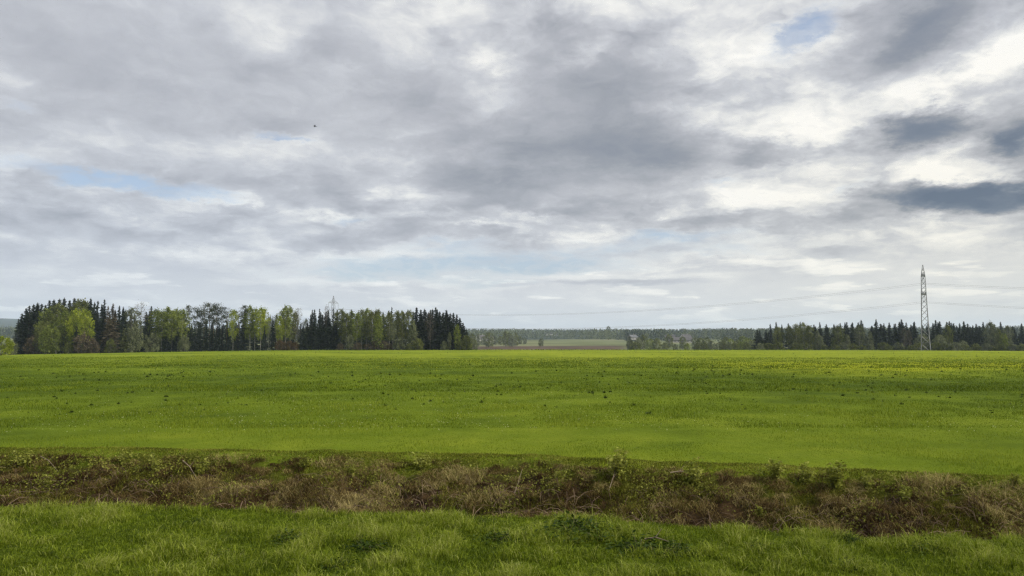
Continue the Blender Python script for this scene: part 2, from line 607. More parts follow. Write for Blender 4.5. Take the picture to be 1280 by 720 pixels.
# dandelion and buttercup yellow, with painted sunlight, in the meadow's far half
sp = k2.new('ShaderNodeSeparateXYZ')
k2.l.new(pos, sp.inputs[0])
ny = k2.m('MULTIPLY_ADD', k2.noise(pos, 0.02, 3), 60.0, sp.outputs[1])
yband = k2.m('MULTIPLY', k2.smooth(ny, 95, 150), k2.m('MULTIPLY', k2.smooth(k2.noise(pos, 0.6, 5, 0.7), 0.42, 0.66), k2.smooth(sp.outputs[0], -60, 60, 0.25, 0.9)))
yband = k2.m('MAXIMUM', yband, k2.m('MULTIPLY', k2.m('MULTIPLY', k2.smooth(ny, 88, 105), k2.smooth(ny, 150, 125)), k2.m('MULTIPLY', k2.smooth(sp.outputs[0], 12, 40), k2.smooth(k2.noise(pos, 0.15, 4), 0.30, 0.52))))  # sunlit strip on the right, painted in the same yellow as the flowers
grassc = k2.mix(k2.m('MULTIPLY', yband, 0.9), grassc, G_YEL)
soil = k2.ramp(k2.noise(pos, 3.0, 8, 0.7), [(0.3, (0.012, 0.008, 0.004, 1)), (0.5, (0.032, 0.020, 0.009, 1)), (0.7, (0.075, 0.048, 0.022, 1))])
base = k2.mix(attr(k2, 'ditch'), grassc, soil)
farg = k2.ramp(k2.noise(pos, 0.004, 3), [(0.35, (0.07, 0.085, 0.032, 1)), (0.52, (0.13, 0.145, 0.065, 1)), (0.68, (0.17, 0.155, 0.09, 1))])
base = k2.mix(attr(k2, 'farland'), base, farg)
base = k2.mix(attr(k2, 'plough'), base, k2.ramp(k2.noise(pos, 0.012, 4), [(0.4, (0.055, 0.036, 0.024, 1)), (0.62, (0.10, 0.066, 0.042, 1))]))
base = k2.mix(attr(k2, 'forest'), base, k2.ramp(k2.noise(pos, 0.012, 5, 0.7), [(0.4, (0.010, 0.017, 0.014, 1)), (0.6, (0.030, 0.040, 0.022, 1))]))
bmp = k2.new('ShaderNodeBump')
bmp.inputs['Strength'].default_value = 0.7
bmp.inputs['Distance'].default_value = 0.25
k2.l.new(k2.noise(pos, 4.5, 7, 0.72), bmp.inputs['Height'])
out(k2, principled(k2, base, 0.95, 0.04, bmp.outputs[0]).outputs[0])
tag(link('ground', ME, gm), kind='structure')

# air: pale even haze round everything on the ground
hz = MB()
hz.box((0, 0, 105), (19400, 19400, 300))
hm, k3 = new_mat('haze')
pv = k3.new('ShaderNodeVolumePrincipled')
pv.inputs['Color'].default_value = (0.70, 0.85, 1.0, 1)
pv.inputs['Density'].default_value = 0.00010
pv.inputs['Anisotropy'].default_value = 0.0
ho = k3.new('ShaderNodeOutputMaterial')
k3.l.new(pv.outputs[0], ho.inputs['Volume'])
tag(link('haze', hz.mesh('haze'), hm), kind='stuff')


# ------------------------------------------------------------------ plant materials
def leaf_mat(name, dark, mid, lite, trans=0.3, pscale=0.42, use_rnd=False, ginfo=True, rough=0.55, straw=None):
    m, kk = new_mat(name)
    if use_rnd:
        f = attr(kk, 'rnd')
        pos = kk.new('ShaderNodeNewGeometry').outputs['Position']
        f = kk.m('MULTIPLY_ADD', kk.m('SUBTRACT', kk.noise(pos, pscale, 4, 0.6), 0.5), 1.3, f)
    else:
        tc = kk.new('ShaderNodeTexCoord').outputs['Object']
        f = kk.noise(tc, pscale, 4, 0.7)
        f = kk.m('MULTIPLY_ADD', kk.m('SUBTRACT', f, 0.5), 2.9, 0.5)
        gi = kk.new('ShaderNodeNewGeometry').outputs['Random Per Island']
        f = kk.m('MULTIPLY_ADD', kk.m('SUBTRACT', gi, 0.5), 0.55, f)
        if ginfo:
            oi = kk.new('ShaderNodeObjectInfo').outputs['Random']
            f = kk.m('MULTIPLY_ADD', kk.m('SUBTRACT', oi, 0.5), 0.35, f)
    c = kk.ramp(f, [(0.08, dark + (1,)), (0.5, mid + (1,)), (0.88 if not straw else 0.90, lite + (1,))] + ([(1.0, straw + (1,))] if straw else []))
    p = principled(kk, c, rough, 0.08)
    if trans > 0:
        tr = kk.new('ShaderNodeBsdfTranslucent')
        kk.l.new(c, tr.inputs[0])
        mx = kk.new('ShaderNodeMixShader')
        mx.inputs[0].default_value = trans
        kk.l.new(p.outputs[0], mx.inputs[1])
        kk.l.new(tr.outputs[0], mx.inputs[2])
        out(kk, mx.outputs[0])
    else:
        out(kk, p.outputs[0])
    return m


def plain_mat(name, a, b, scale=3.0, rough=0.8, spec=0.2, metal=0.0):
    m, kk = new_mat(name)
    tc = kk.new('ShaderNodeTexCoord').outputs['Object']
    c = kk.ramp(kk.noise(tc, scale, 5, 0.65), [(0.35, a + (1,)), (0.65, b + (1,))])
    p = principled(kk, c, rough, spec)
    p.inputs['Metallic'].default_value = metal
    out(kk, p.outputs[0])
    return m


M = {}
M['spruce'] = leaf_mat('spruce_needles', (0.007, 0.012, 0.010), (0.016, 0.025, 0.018), (0.036, 0.048, 0.026), 0.1)
M['fir_olive'] = leaf_mat('olive_needles', (0.045, 0.052, 0.014), (0.085, 0.095, 0.026), (0.13, 0.14, 0.04), 0.15)
M['pine'] = leaf_mat('pine_needles', (0.020, 0.028, 0.018), (0.042, 0.052, 0.030), (0.075, 0.085, 0.042), 0.1)
M['birch'] = leaf_mat('birch_leaves', (0.062, 0.082, 0.014), (0.160, 0.198, 0.034), (0.28, 0.32, 0.065), 0.42)
M['bright'] = leaf_mat('fresh_leaves', (0.12, 0.155, 0.014), (0.25, 0.30, 0.026), (0.38, 0.42, 0.045), 0.45)
M['olive'] = leaf_mat('olive_leaves', (0.045, 0.054, 0.016), (0.105, 0.120, 0.032), (0.18, 0.20, 0.055), 0.38)
M['grey'] = leaf_mat('grey_green_leaves', (0.055, 0.064, 0.032), (0.125, 0.140, 0.070), (0.22, 0.24, 0.125), 0.35)
M['brown'] = leaf_mat('brown_twigs', (0.055, 0.042, 0.026), (0.105, 0.082, 0.052), (0.16, 0.13, 0.082), 0.2)
M['rust'] = leaf_mat('rusty_leaves', (0.05, 0.032, 0.018), (0.085, 0.055, 0.028), (0.12, 0.09, 0.04), 0.2)
M['far'] = leaf_mat('far_leaves', (0.022, 0.032, 0.018), (0.060, 0.075, 0.032), (0.13, 0.15, 0.055), 0.25, use_rnd=True, pscale=0.004)
M['bark'] = plain_mat('dark_bark', (0.045, 0.035, 0.028), (0.10, 0.08, 0.062), 2.0)
M['pinebark'] = plain_mat('pine_bark', (0.11, 0.075, 0.05), (0.19, 0.14, 0.10), 1.5)
M['birchbark'] = plain_mat('birch_bark', (0.13, 0.12, 0.105), (0.34, 0.33, 0.30), 1.4)
M['twig'] = plain_mat('grey_twigs', (0.07, 0.06, 0.05), (0.12, 0.105, 0.085), 3.0)


# ------------------------------------------------------------------ trees
def unit(v):
    return v / (np.linalg.norm(v, axis=-1, keepdims=True) + 1e-9)


def rand_cards(mb, C, size, rg, aspect=0.62, flat=0.0, hang=0.0):
    n = len(C)
    a = rg.normal(size=(n, 3))
    a[:, 2] *= (1 - flat)
    a[:, 2] -= hang
    a = unit(a)
    b = unit(np.cross(a, rg.normal(size=(n, 3))))
    s = np.asarray(size).reshape(-1, 1) * (0.65 + 0.7 * rg.random((n, 1)))
    mb.cards(C, a * s, b * s * aspect)


def trunk_tube(mb, H, r0, rg, lean=0.02, r1=0.03, segs=6):
    pts, off = [], np.zeros(2)
    for q in range(segs + 1):
        pts.append((off[0], off[1], H * q / segs))
        off = off + rg.normal(size=2) * lean * H / segs
    mb.tube(pts, [r0 * (1 - q / segs) ** 0.8 + r1 for q in range(segs + 1)], 7)
    return np.array(pts)


def make_spruce(seed, H=20.0, Rad=0.17, base=0.05, gap=0.0):
    rg = np.random.default_rng(seed)
    tr, cr = MB(), MB()
    pts = trunk_tube(tr, H * 0.98, 0.20, rg, 0.006)
    C, a, b = [], [], []
    z = base * H
    while z < H * 0.985:
        t = (z / H - base) / (1 - base)
        L0 = Rad * H * (1 - t) ** 0.95 * (0.55 + 0.45 * min(1, (t + 0.06) * 6)) + 0.07
        for q in range(rg.integers(5, 8)):
            if rg.random() < gap:
                continue
            an = rg.random() * 2 * PI
            L = L0 * (0.45 + 0.8 * rg.random())
            n = max(2, int(L / 0.42))
            s = (np.arange(n) + 0.6) / n
            dr = np.array([math.cos(an), math.sin(an)])
            up = 0.35 * (t - 0.45)
            zz = z + L * s * up - 0.16 * L * s * (1 - 0.6 * s)
            P = np.column_stack([dr[0] * L * s, dr[1] * L * s, zz]) + rg.normal(size=(n, 3)) * 0.07
            w = (0.34 + 0.24 * (1 - s)) * (0.35 + 0.65 * min(1.0, L / 1.2))
            ax = np.column_stack([np.full(n, dr[0]), np.full(n, dr[1]), np.full(n, -0.25)]) * (0.16 + 0.26 * min(1.0, L / 1.2))
            hang = np.column_stack([-dr[1] * rg.normal(size=n) * 0.8, dr[0] * rg.normal(size=n) * 0.8, np.full(n, -0.75)])
            C += [P - [0, 0, 0.12], P]
            a += [ax, ax]
            b += [unit(hang) * w[:, None] * 0.62,
                  np.column_stack([-dr[1] * w, dr[0] * w, rg.normal(size=n) * 0.1]) * 0.8]
        z += 0.36 + 0.28 * (1 - t) * rg.random()
    tip = np.array([[0, 0, H * 0.985], [0, 0, H * 0.955], [0, 0, H * 0.97]])
    C.append(tip)
    a.append(np.tile([0, 0, 0.4], (3, 1)))
    b.append(np.array([[0.1, 0, 0], [0, 0.12, 0], [0.1, 0.1, 0]]))
    cr.cards(np.concatenate(C), np.concatenate(a), np.concatenate(b))
    return cr, tr


def make_leafy(seed, H=18.0, Rad=0.2, base=0.22, clumps=46, per=60, leaf=0.26, top=0.8, low=0.8, bare=False, r0=0.17, tight=1.0, hang=0.25, shape=0.55):
    """crown of clumps along rising limbs; shape = height of the widest part"""
    rg = np.random.default_rng(seed)
    tr, cr = MB(), MB()
    pts = trunk_tube(tr, H * 0.95, r0, rg, 0.015)
    zt = pts[:, 2]
    for q in range(clumps):
        t = (q + rg.random()) / clumps
        z = H * (base + (0.97 - base) * t)
        if t < shape:
            prof = low + (1 - low) * math.sin(PI / 2 * t / shape)
        else:
            prof = math.cos(PI / 2 * ((t - shape) / (1 - shape)) ** (1.2 * top + 0.4)) * 0.92 + 0.08
        rad = Rad * H * prof * (0.35 + 0.7 * math.sqrt(rg.random()))
        an = q * 2.399 + rg.normal() * 0.5
        c0 = np.array([np.interp(z, zt, pts[:, 0]), np.interp(z, zt, pts[:, 1]), z])
        c = c0 + np.array([math.cos(an) * rad, math.sin(an) * rad, rad * 0.15 * rg.normal()])
        zb = max(H * base * 0.8, z - rad * (0.5 + 0.5 * rg.random()))
        s0 = np.array([np.interp(zb, zt, pts[:, 0]), np.interp(zb, zt, pts[:, 1]), zb])
        mid = (s0 + c) / 2 + np.array([0, 0, -0.06 * rad])
        rr = 0.02 + 0.05 * (1 - t)
        tr.tube([s0, mid, c], [rr, rr * 0.7, 0.012], 4)
        cs = H * 0.052 * tight * (0.7 + 0.7 * rg.random()) * (0.6 + 0.4 * prof)
        n = int(per * (0.6 + 0.8 * rg.random()))
        if bare:
            for w in range(7):
                e = c + unit(rg.normal(size=3) + np.array([0, 0, 0.5])) * cs * 1.5
                tr.tube([c + (mid - c) * rg.random() * 0.7, e], [0.02, 0.008], 3)
        P = c + rg.normal(size=(n, 3)) * cs * np.array([0.62, 0.62, 0.72])
        rand_cards(cr, P, np.full(n, leaf), rg, 0.6, 0.0, hang)
    return cr, tr


def make_pine(seed, H=21.0, crown=0.42, per=70):
    rg = np.random.default_rng(seed)
    tr, cr = MB(), MB()
    pts = trunk_tube(tr, H * 0.97, 0.17, rg, 0.012)
    zt = pts[:, 2]
    n = 20
    for q in range(n):
        t = (q + rg.random()) / n
        z = H * (1 - crown + crown * 0.95 * t)
        rad = 0.095 * H * (0.45 + 0.9 * math.sin(PI * (0.18 + 0.72 * t))) * (0.3 + 0.8 * rg.random())
        an = rg.random() * 2 * PI
        c0 = np.array([np.interp(z, zt, pts[:, 0]), np.interp(z, zt, pts[:, 1]), z])
        c = c0 + np.array([math.cos(an) * rad, math.sin(an) * rad, 0.3 + 0.25 * rad])
        tr.tube([c0, (c0 + c) / 2 + [0, 0, 0.1], c], [0.06, 0.04, 0.02], 4)
        m = int(per * (0.5 + rg.random()))
        P = c + rg.normal(size=(m, 3)) * np.array([0.75, 0.75, 0.36]) * (0.7 + 0.5 * rg.random())
        rand_cards(cr, P, np.full(m, 0.22), rg, 0.5)
    for q in range(9):       # dead stubs on the bare trunk
        z = H * (0.15 + 0.42 * rg.random())
        an = rg.random() * 2 * PI
        L = 0.5 + 1.3 * rg.random()
        c0 = np.array([np.interp(z, zt, pts[:, 0]), np.interp(z, zt, pts[:, 1]), z])
        tr.tube([c0, c0 + [math.cos(an) * L, math.sin(an) * L, -0.1 * L]], [0.03, 0.01], 3)
    return cr, tr


PROTO = {}


def proto(key, nv, fn, crown_m, trunk_m, smooth=False):
    lst = []
    for q in range(nv):
        cr, tr = fn(q)
        a, b = cr.mesh(key + '_crown'), tr.mesh(key + '_trunk', True)
        a.materials.append(M[crown_m])
        b.materials.append(M[trunk_m])
        zmax = max(float(np.concatenate(cr.v)[:, 2].max()), 0.1)
        lst.append((a, b, zmax))
    PROTO[key] = lst


def recolour(key, src, crown_m, trunk_m=None):
    lst = []
    for a, b, zmax in PROTO[src]:
        a2 = a.copy()
        a2.materials[0] = M[crown_m]
        if trunk_m:
            b = b.copy()
            b.materials[0] = M[trunk_m]
        lst.append((a2, b, zmax))
    PROTO[key] = lst


proto('spruce', 5, lambda q: make_spruce(100 + q, 20, 0.17 + 0.02 * q, 0.04), 'spruce', 'bark')
proto('spruce_thin', 4, lambda q: make_spruce(120 + q, 20, 0.095, 0.25, 0.25), 'spruce', 'bark')
proto('spruce_wide', 3, lambda q: make_spruce(140 + q, 20, 0.23, 0.02), 'spruce', 'bark')
proto('fir_cone', 2, lambda q: make_spruce(150 + q, 12, 0.26, 0.02), 'fir_olive', 'bark')
proto('pine', 5, lambda q: make_pine(160 + q, 21, 0.40 + 0.06 * q), 'pine', 'pinebark')
proto('birch', 4, lambda q: make_leafy(200 + q, 19, 0.15, 0.30, 44, 58, 0.26, 0.9, 0.6), 'birch', 'birchbark')
proto('birch_thin', 4, lambda q: make_leafy(220 + q, 19, 0.10, 0.42, 30, 44, 0.25, 0.8, 0.5), 'birch', 'birchbark')
proto('broad', 4, lambda q: make_leafy(240 + q, 16, 0.24, 0.10, 64, 62, 0.28, 1.2, 0.8, tight=1.1), 'bright', 'bark')
proto('poplar', 3, lambda q: make_leafy(260 + q, 16, 0.12, 0.06, 52, 56, 0.25, 0.8, 0.85, tight=0.9, shape=0.35), 'grey', 'bark')
proto('bare', 3, lambda q: make_leafy(280 + q, 19, 0.17, 0.30, 40, 13, 0.17, 1.0, 0.5, bare=True), 'brown', 'twig')
proto('larch', 2, lambda q: make_spruce(300 + q, 20, 0.16, 0.10, 0.1), 'brown', 'bark')
proto('shrub', 4, lambda q: make_leafy(320 + q, 5, 0.48, 0.05, 38, 85, 0.17, 1.3, 0.75, r0=0.05, tight=1.9, shape=0.4), 'grey', 'twig')
recolour('birch_bright', 'birch', 'bright')
recolour('birch_olive', 'birch', 'olive')
recolour('birch_grey', 'birch', 'grey')
recolour('birch_thin_bright', 'birch_thin', 'bright')
recolour('birch_thin_grey', 'birch_thin', 'grey')
recolour('broad_green', 'broad', 'birch')
recolour('broad_olive', 'broad', 'olive')
recolour('broad_grey', 'broad', 'grey')
recolour('poplar_green', 'poplar', 'birch')
recolour('shrub_bright', 'shrub', 'bright')
recolour('shrub_olive', 'shrub', 'olive')
recolour('shrub_brown', 'shrub', 'brown')
recolour('shrub_rust', 'shrub', 'rust')
CNT = {}


def tree(key, px, top, y, label, group=None, name=None, width=1.0, base_sink=0.15):
    """a tree at photograph column px and depth y whose tip is at photograph row top"""
    x, y, z = at(px, y)
    q = CNT.get(key, 0)
    CNT[key] = q + 1
    a, b, zmax = PROTO[key][q % len(PROTO[key])]
    s = (top_z(top, x, y) - z) / zmax
    nm = name or ('spruce_tree' if 'spruce' in key or 'fir' in key else 'pine_tree' if key == 'pine' else 'shrub' if 'shrub' in key
                  else 'birch_tree' if 'birch' in key else 'broadleaf_tree')
    w = s * width
    r = root(nm, (x, y, z - base_sink), label, 'shrub' if 'shrub' in key else 'tree', group, random.random() * 6.28, (w, w, s))
    link('trunk' if 'shrub' not in key else 'stem', b, None, r)
    link('crown' if 'shrub' not in key else 'foliage', a, None, r)
    return r

# ------------------------------------------------------------------ the left wood
LW = 'trees of the left wood'
G1 = 'spruces at the left end of the left wood'
G1L = 'dark spruce crowded into the tall left end of the left wood behind pale trees'
for px, top, y in [(29, 390, 292), (34, 384, 296), (38, 381, 290), (43, 379, 299), (48, 377, 293), (53, 378, 300), (58, 380, 306),
                   (63, 374, 304), (68, 373, 312), (75, 372, 309), (81, 371, 303), (88, 374, 312), (94, 371, 308)]:
    tree('spruce', px, top, y, G1L, G1, width=1.4)
tree('spruce_wide', 25, 397, 288, 'short dark spruce at the extreme left edge of the left wood')
tree('birch_olive', 100, 371, 300, 'tall olive broadleaf tree rising behind the brightest yellow-green tree of the left wood', width=1.3)
tree('birch_olive', 106, 372, 303, 'dull green tall tree just left of the dark spruces beside the brightest tree', width=1.3)
tree('birch_olive', 73, 376, 287, 'tall grey-olive tree standing over the pale round trees at the left wood\'s left end', width=1.4)
tree('birch', 61, 383, 285, 'slim green birch in front of the dark spruces, left of the grey-olive tall tree', width=1.0)
tree('broad_green', 85, 384, 281, 'mid-green round-crowned tree left of the brightest yellow-green tree', width=0.9)
tree('broad', 97, 382, 278, 'yellow-green broad tree with a high crown, left half of the brightest pair', width=0.8)
tree('broad', 108, 384, 277, 'brightest yellow-green broad tree of the left wood, beside the dark spruces', width=0.72)
tree('broad_olive', 56, 397, 280, 'grey-green spreading tree at the foot of the dark left spruces', width=0.95)
tree('broad_green', 67, 404, 275, 'low pale green round tree in front of the left wood\'s left end', width=1.05)
tree('broad_green', 60, 408, 274, 'smaller pale green tree leaning out left of the low round one', width=0.95)
tree('shrub_brown', 46, 416, 279, 'brownish leafless shrub under the dark spruces at the left wood\'s left end', width=0.9)
tree('spruce_wide', 98, 406, 274, 'small dark bushy spruce standing before the brightest yellow-green tree', width=1.1)
tree('shrub_brown', 106, 414, 273, 'grey-brown tall shrub at the foot of the brightest yellow-green tree', width=0.8)
tree('shrub_olive', 88, 427, 272, 'low olive shrub at the meadow edge between two pale trees', width=0.8)
tree('shrub_brown', 117, 420, 274, 'brown shrub below the dark spruces right of the brightest tree', width=0.9)
G2 = 'spruces beside the brown larch'
for px, top, y in [(114, 371, 291), (119, 376, 296), (123, 374, 288), (128, 379, 292), (131, 373, 290)]:
    tree('spruce', px, top, y, 'dark spruce in the tall clump between the brightest tree and the brown larch', G2, width=0.9)
tree('larch', 142, 378, 284, 'brown bare larch with a broad skirt, left of the olive cone-shaped fir', name='larch_tree', width=1.35)
tree('larch', 136, 381, 288, 'darker brown bare larch close against the tall dark spruces', name='larch_tree', width=1.0)
tree('fir_cone', 157, 409, 281, 'olive cone-shaped fir at the foot of the brown larch', name='fir_tree', width=1.0)
tree('shrub_olive', 140, 422, 279, 'olive shrub under the brown larch at the meadow edge', width=0.9)
tree('spruce', 150, 380, 293, 'olive-dark spruce right behind the brown larch', width=0.8)
tree('spruce', 155, 382, 296, 'dark spruce between the brown larch and the grey-green birch', width=0.8)
tree('birch_grey', 166, 382, 300, 'grey-green birch left of the bare fan-crowned tree', width=1.2)
tree('bare', 178, 374, 304, 'bare fan-crowned tree sticking up above the left wood', width=1.0)
tree('shrub', 170, 405, 297, 'grey leafless-looking shrub tree under the bare fan-crowned tree', width=0.6)
tree('spruce', 185, 391, 305, 'narrow black-green spruce just right of the bare fan-crowned tree', width=0.8)
tree('spruce', 190, 381, 312, 'distant grey spruce tip between the bare tree and the green birches', width=0.9)
G3 = 'green birches of the left wood'
for px, top, y in [(197, 383, 306), (204, 386, 303), (211, 382, 307), (217, 385, 304), (222, 383, 309), (229, 384, 305)]:
    tree('birch', px, top, y, 'fresh green birch in the level-topped row left of the tall bare-trunked pines', G3, width=1.15)
tree('pine', 236, 380, 308, 'lone pine tip just right of the level-topped green birches', width=0.8)
G4 = 'understorey spruces of the left wood'
for px, top, y in [(176, 412, 300), (182, 408, 301), (189, 410, 302), (196, 412, 302), (203, 409, 303), (210, 413, 303), (217, 410, 304), (224, 408, 303),
                   (231, 411, 304), (238, 402, 306), (245, 404, 306), (252, 402, 307), (259, 406, 306), (266, 402, 307), (273, 404, 306), (280, 403, 307),
                   (288, 407, 306), (297, 402, 307), (305, 404, 307)]:
    tree('spruce_wide', px, top, y, 'low dark spruce of the understorey beneath the green birches and tall pines', G4, width=0.9)
tree('shrub', 192, 414, 299, 'grey leafless shrub showing pale against the dark understorey spruces', width=0.8)
tree('shrub', 232, 417, 301, 'small pale grey shrub under the lone pine tip', width=0.7)
G5 = 'tall pines of the left wood'
for px, top, y in [(247, 382, 309), (252, 385, 313), (257, 379, 308), (263, 376, 309), (268, 380, 314), (271, 377, 308), (278, 381, 311), (285, 386, 309),
                   (299, 386, 312), (306, 380, 308)]:
    tree('pine', px, top, y, 'tall bare-trunked pine with sky between the crowns in the wood\'s open middle', G5, width=1.0)
tree('birch_bright', 293, 384, 306, 'bright slender birch standing among the tall bare-trunked pines', width=0.75)
tree('birch_bright', 327, 381, 305, 'bright green birch with a full crown right of the tall pines', width=0.85)
tree('birch', 314, 380, 307, 'tall green birch directly left of the bright full-crowned birch', width=0.9)
tree('birch_thin', 320, 383, 311, 'thin green birch half hidden between two fuller birches', width=0.9)
tree('birch_thin_bright', 332, 383, 309, 'thin bright birch on the right side of the full-crowned birch', width=0.9)
tree('spruce_wide', 332, 406, 303, 'small dark spruce standing alone in the low gap of the left wood', width=0.7)
tree('spruce', 342, 394, 305, 'slim dark spruce at the right side of the low gap', width=0.7)
G6 = 'thin trees in the low gap'
for px, top, y in [(337, 394, 318), (339, 393, 322), (347, 390, 318), (345, 398, 313), (334, 399, 316)]:
    tree('birch_thin_grey', px, top, y, 'thin greyish tree in the low gap of the left wood with sky behind', G6, width=0.8)
tree('birch_bright', 351, 392, 304, 'bright green leaning birch at the left foot of the two tall birches', width=0.8)
tree('birch', 358, 379, 306, 'tallest green birch right of the low gap', width=0.85)
tree('birch_olive', 364, 382, 309, 'dark olive birch close beside the tallest green birch', width=0.9)
tree('bare', 373, 384, 308, 'bare pinkish tree right of the tallest green birch', width=0.75)
tree('birch_thin_grey', 370, 386, 313, 'thin greyish birch tip just left of the bare pinkish tree', width=0.9)
tree('birch_thin_grey', 383, 396, 312, 'short greyish birch in the dip left of the spiky dark spruces', width=1.0)
G7 = 'rusty undergrowth shrubs'
for px, top in [(351, 423), (357, 425), (364, 424), (371, 426)]:
    tree('shrub_rust', px, top, 301, 'rusty red-brown shrub at the foot of the tallest green birch', G7, width=0.8)
G8 = 'spiky spruces below the far pylon'
for px, top, y in [(380, 406, 303), (385, 402, 305), (391, 386, 306), (395, 396, 304), (400, 385, 308), (404, 392, 305), (408, 388, 307), (412, 395, 304),
                   (417, 384, 309), (420, 402, 305)]:
    tree('spruce_thin' if px in (391, 400, 417) else 'spruce', px, top, y, 'dark spiky spruce in the group below the far pylon', G8, width=1.25)
tree('bare', 409, 380, 306, 'leafless twiggy tree among the spiky spruces below the far pylon', width=0.6)
G9 = 'slender birches in the right half of the left wood'
for px, top, y, key in [(427, 384, 306, 'birch_olive'), (434, 389, 303, 'birch_olive'), (440, 386, 305, 'birch'), (447, 389, 302, 'birch'), (453, 384, 306, 'birch_olive'),
                        (459, 384, 308, 'birch'), (466, 387, 304, 'birch_olive'), (473, 384, 308, 'birch_olive'), (487, 387, 304, 'birch_olive'),
                        (497, 386, 307, 'birch_olive'), (504, 387, 305, 'birch_olive'), (511, 385, 306, 'birch_olive')]:
    tree(key, px, top, y, 'olive-green birch in the close row in the right half of the left wood', G9, width=1.0)
tree('spruce', 490, 382, 309, 'dark spruce tip poking above the olive birches', width=0.7)
tree('poplar_green', 474, 392, 299, 'pale green full tree in front of the close row of olive birches', width=1.15)
tree('birch_thin_grey', 492, 402, 299, 'grey white-stemmed birch in front of the right half of the left wood', width=1.1)
tree('shrub', 438, 416, 300, 'pale grey-green small tree at the foot of the close birch row', width=0.6)
tree('shrub', 500, 420, 298, 'round grey-green shrub right of the white-stemmed grey birch', width=1.0)
tree('poplar', 517, 399, 298, 'pale grey-green poplar standing clear before the dark right end', width=1.0)
tree('shrub_olive', 523, 421, 297, 'dark olive shrub at the right foot of the pale poplar', width=1.0)
tree('shrub_olive', 513, 428, 296, 'low olive shrub in front of the pale poplar', width=1.1)
for px, top in [(427, 428), (448, 427), (461, 428), (470, 424), (480, 425), (487, 428)]:
    tree('shrub_brown', px, top, 299, 'low grey-brown shrub along the foot of the close birch row', 'shrubs under the birch row', width=1.2)
G10 = 'spruces at the right end of the left wood'
for px, top, y in [(521, 383, 305), (526, 386, 309), (531, 385, 304), (536, 389, 308), (541, 385, 306), (545, 383, 304), (550, 388, 308), (554, 389, 303),
                   (558, 386, 305), (563, 390, 307), (567, 390, 303), (571, 392, 305), (575, 396, 303), (579, 402, 304), (583, 410, 302)]:
    tree('spruce', px, top, y, 'dark spruce packed into the rounded right end of the left wood', G10, width=1.5)
tree('bare', 538, 388, 301, 'pale-trunked leafless tree before the dark right end of the left wood', width=0.7)
tree('poplar', 562, 414, 297, 'slim pale young tree before the dark right end of the left wood', width=0.8)
tree('poplar_green', 572, 404, 298, 'dull green young tree near the right tip of the left wood', width=0.9)
tree('shrub', 556, 425, 297, 'low grey shrub left of the slim pale young tree', width=1.0)
tree('shrub_olive', 583, 417, 296, 'yellow-olive shrub at the very right tip of the left wood', width=0.8)
tree('shrub_olive', 577, 424, 295, 'low olive shrub just left of the right tip of the left wood', width=0.9)
# the trees standing behind the front row
BK = 'spruces behind the front row of the left wood'
for q in range(64):
    px = 36 + q * 8.55 + random.uniform(-3, 3)
    if 240 < px < 300 or 330 < px < 350 or 366 < px < 388:
        tp, key = random.uniform(395, 406), 'spruce_wide'
    else:
        tp, key = random.uniform(385, 393), 'spruce_wide'
    if px > 560:
        continue
    tree(key, px, tp, (300 if px < 160 else 316) + random.uniform(2, 22), 'dark inner spruce glimpsed between the front row trees of the left wood', BK)
tree('shrub_bright', 5, 417, 190, 'bright yellow-green rounded bush at the left border of the meadow', width=1.0)
tree('shrub', 18, 425, 230, 'dull grey-green bush behind the bright rounded bush at the left border', width=0.9)

# ------------------------------------------------------------------ the right wood
RG1 = 'spruces of the right wood'
RG1L = 'blue-dark spruce in the spiky skyline of the right wood'
for px, top, y in [(945, 411, 372), (949, 413, 376), (956, 411, 374), (960, 415, 372),
                   (1018, 404, 388), (1023, 406, 392), (1030, 403, 386), (1035, 405, 391), (1040, 402, 387), (1056, 402, 389), (1062, 400, 386), (1070, 399, 389), (1077, 399, 386),
                   (1087, 404, 391), (1093, 396, 385), (1098, 402, 390), (1105, 400, 387), (1111, 399, 386), (1116, 402, 390), (1122, 398, 387), (1127, 398, 390), (1132, 400, 387),
                   (1138, 402, 390), (1142, 399, 386), (1160, 398, 390), (1166, 400, 386), (1171, 399, 391), (1180, 401, 388), (1185, 396, 386), (1190, 399, 390), (1196, 401, 387),
                   (1203, 399, 386), (1208, 403, 391), (1213, 402, 386), (1218, 404, 390), (1223, 402, 386), (1228, 406, 391), (1262, 406, 387), (1267, 409, 392), (1273, 408, 387),
                   (1279, 410, 391), (1286, 406, 388), (1293, 409, 390), (1300, 405, 388), (1308, 408, 390)]:
    tree(('spruce', 'spruce_wide', 'spruce')[px % 3], px + random.uniform(-2, 2), top + random.uniform(-1, 4.5), y, RG1L, RG1, width=random.uniform(1.1, 1.75))
tree('broad_olive', 971, 407, 374, 'olive broad tree beside the two small dark spruces at the right wood\'s left end', width=0.8)
tree('birch_olive', 985, 405, 372, 'olive-brown tree in the left part of the right wood, second from its left end', width=1.2)
tree('birch_olive', 994, 403, 370, 'olive tree left of the highest olive crown in the right wood', width=1.2)
tree('birch_olive', 1003, 402, 372, 'highest olive crown at the left part of the right wood', width=1.2)
tree('birch_olive', 1010, 405, 370, 'olive tree against the first tall dark spruces of the right wood', width=1.2)
tree('poplar', 1020, 412, 367, 'pale grey-green pointed tree in front of the first tall dark spruces', width=1.1)
tree('poplar', 1025, 419, 364, 'smaller grey-green tree right of the pale pointed tree', width=1.2)
tree('broad_olive', 1046, 404, 368, 'big round olive tree between dark spruces in the right wood', width=0.95)
tree('poplar', 1057, 417, 365, 'grey-green bushy tree at the foot of the big round olive tree', width=1.2)
tree('birch_grey', 1072, 404, 368, 'grey-green tall tree right of the big round olive tree', width=1.2)
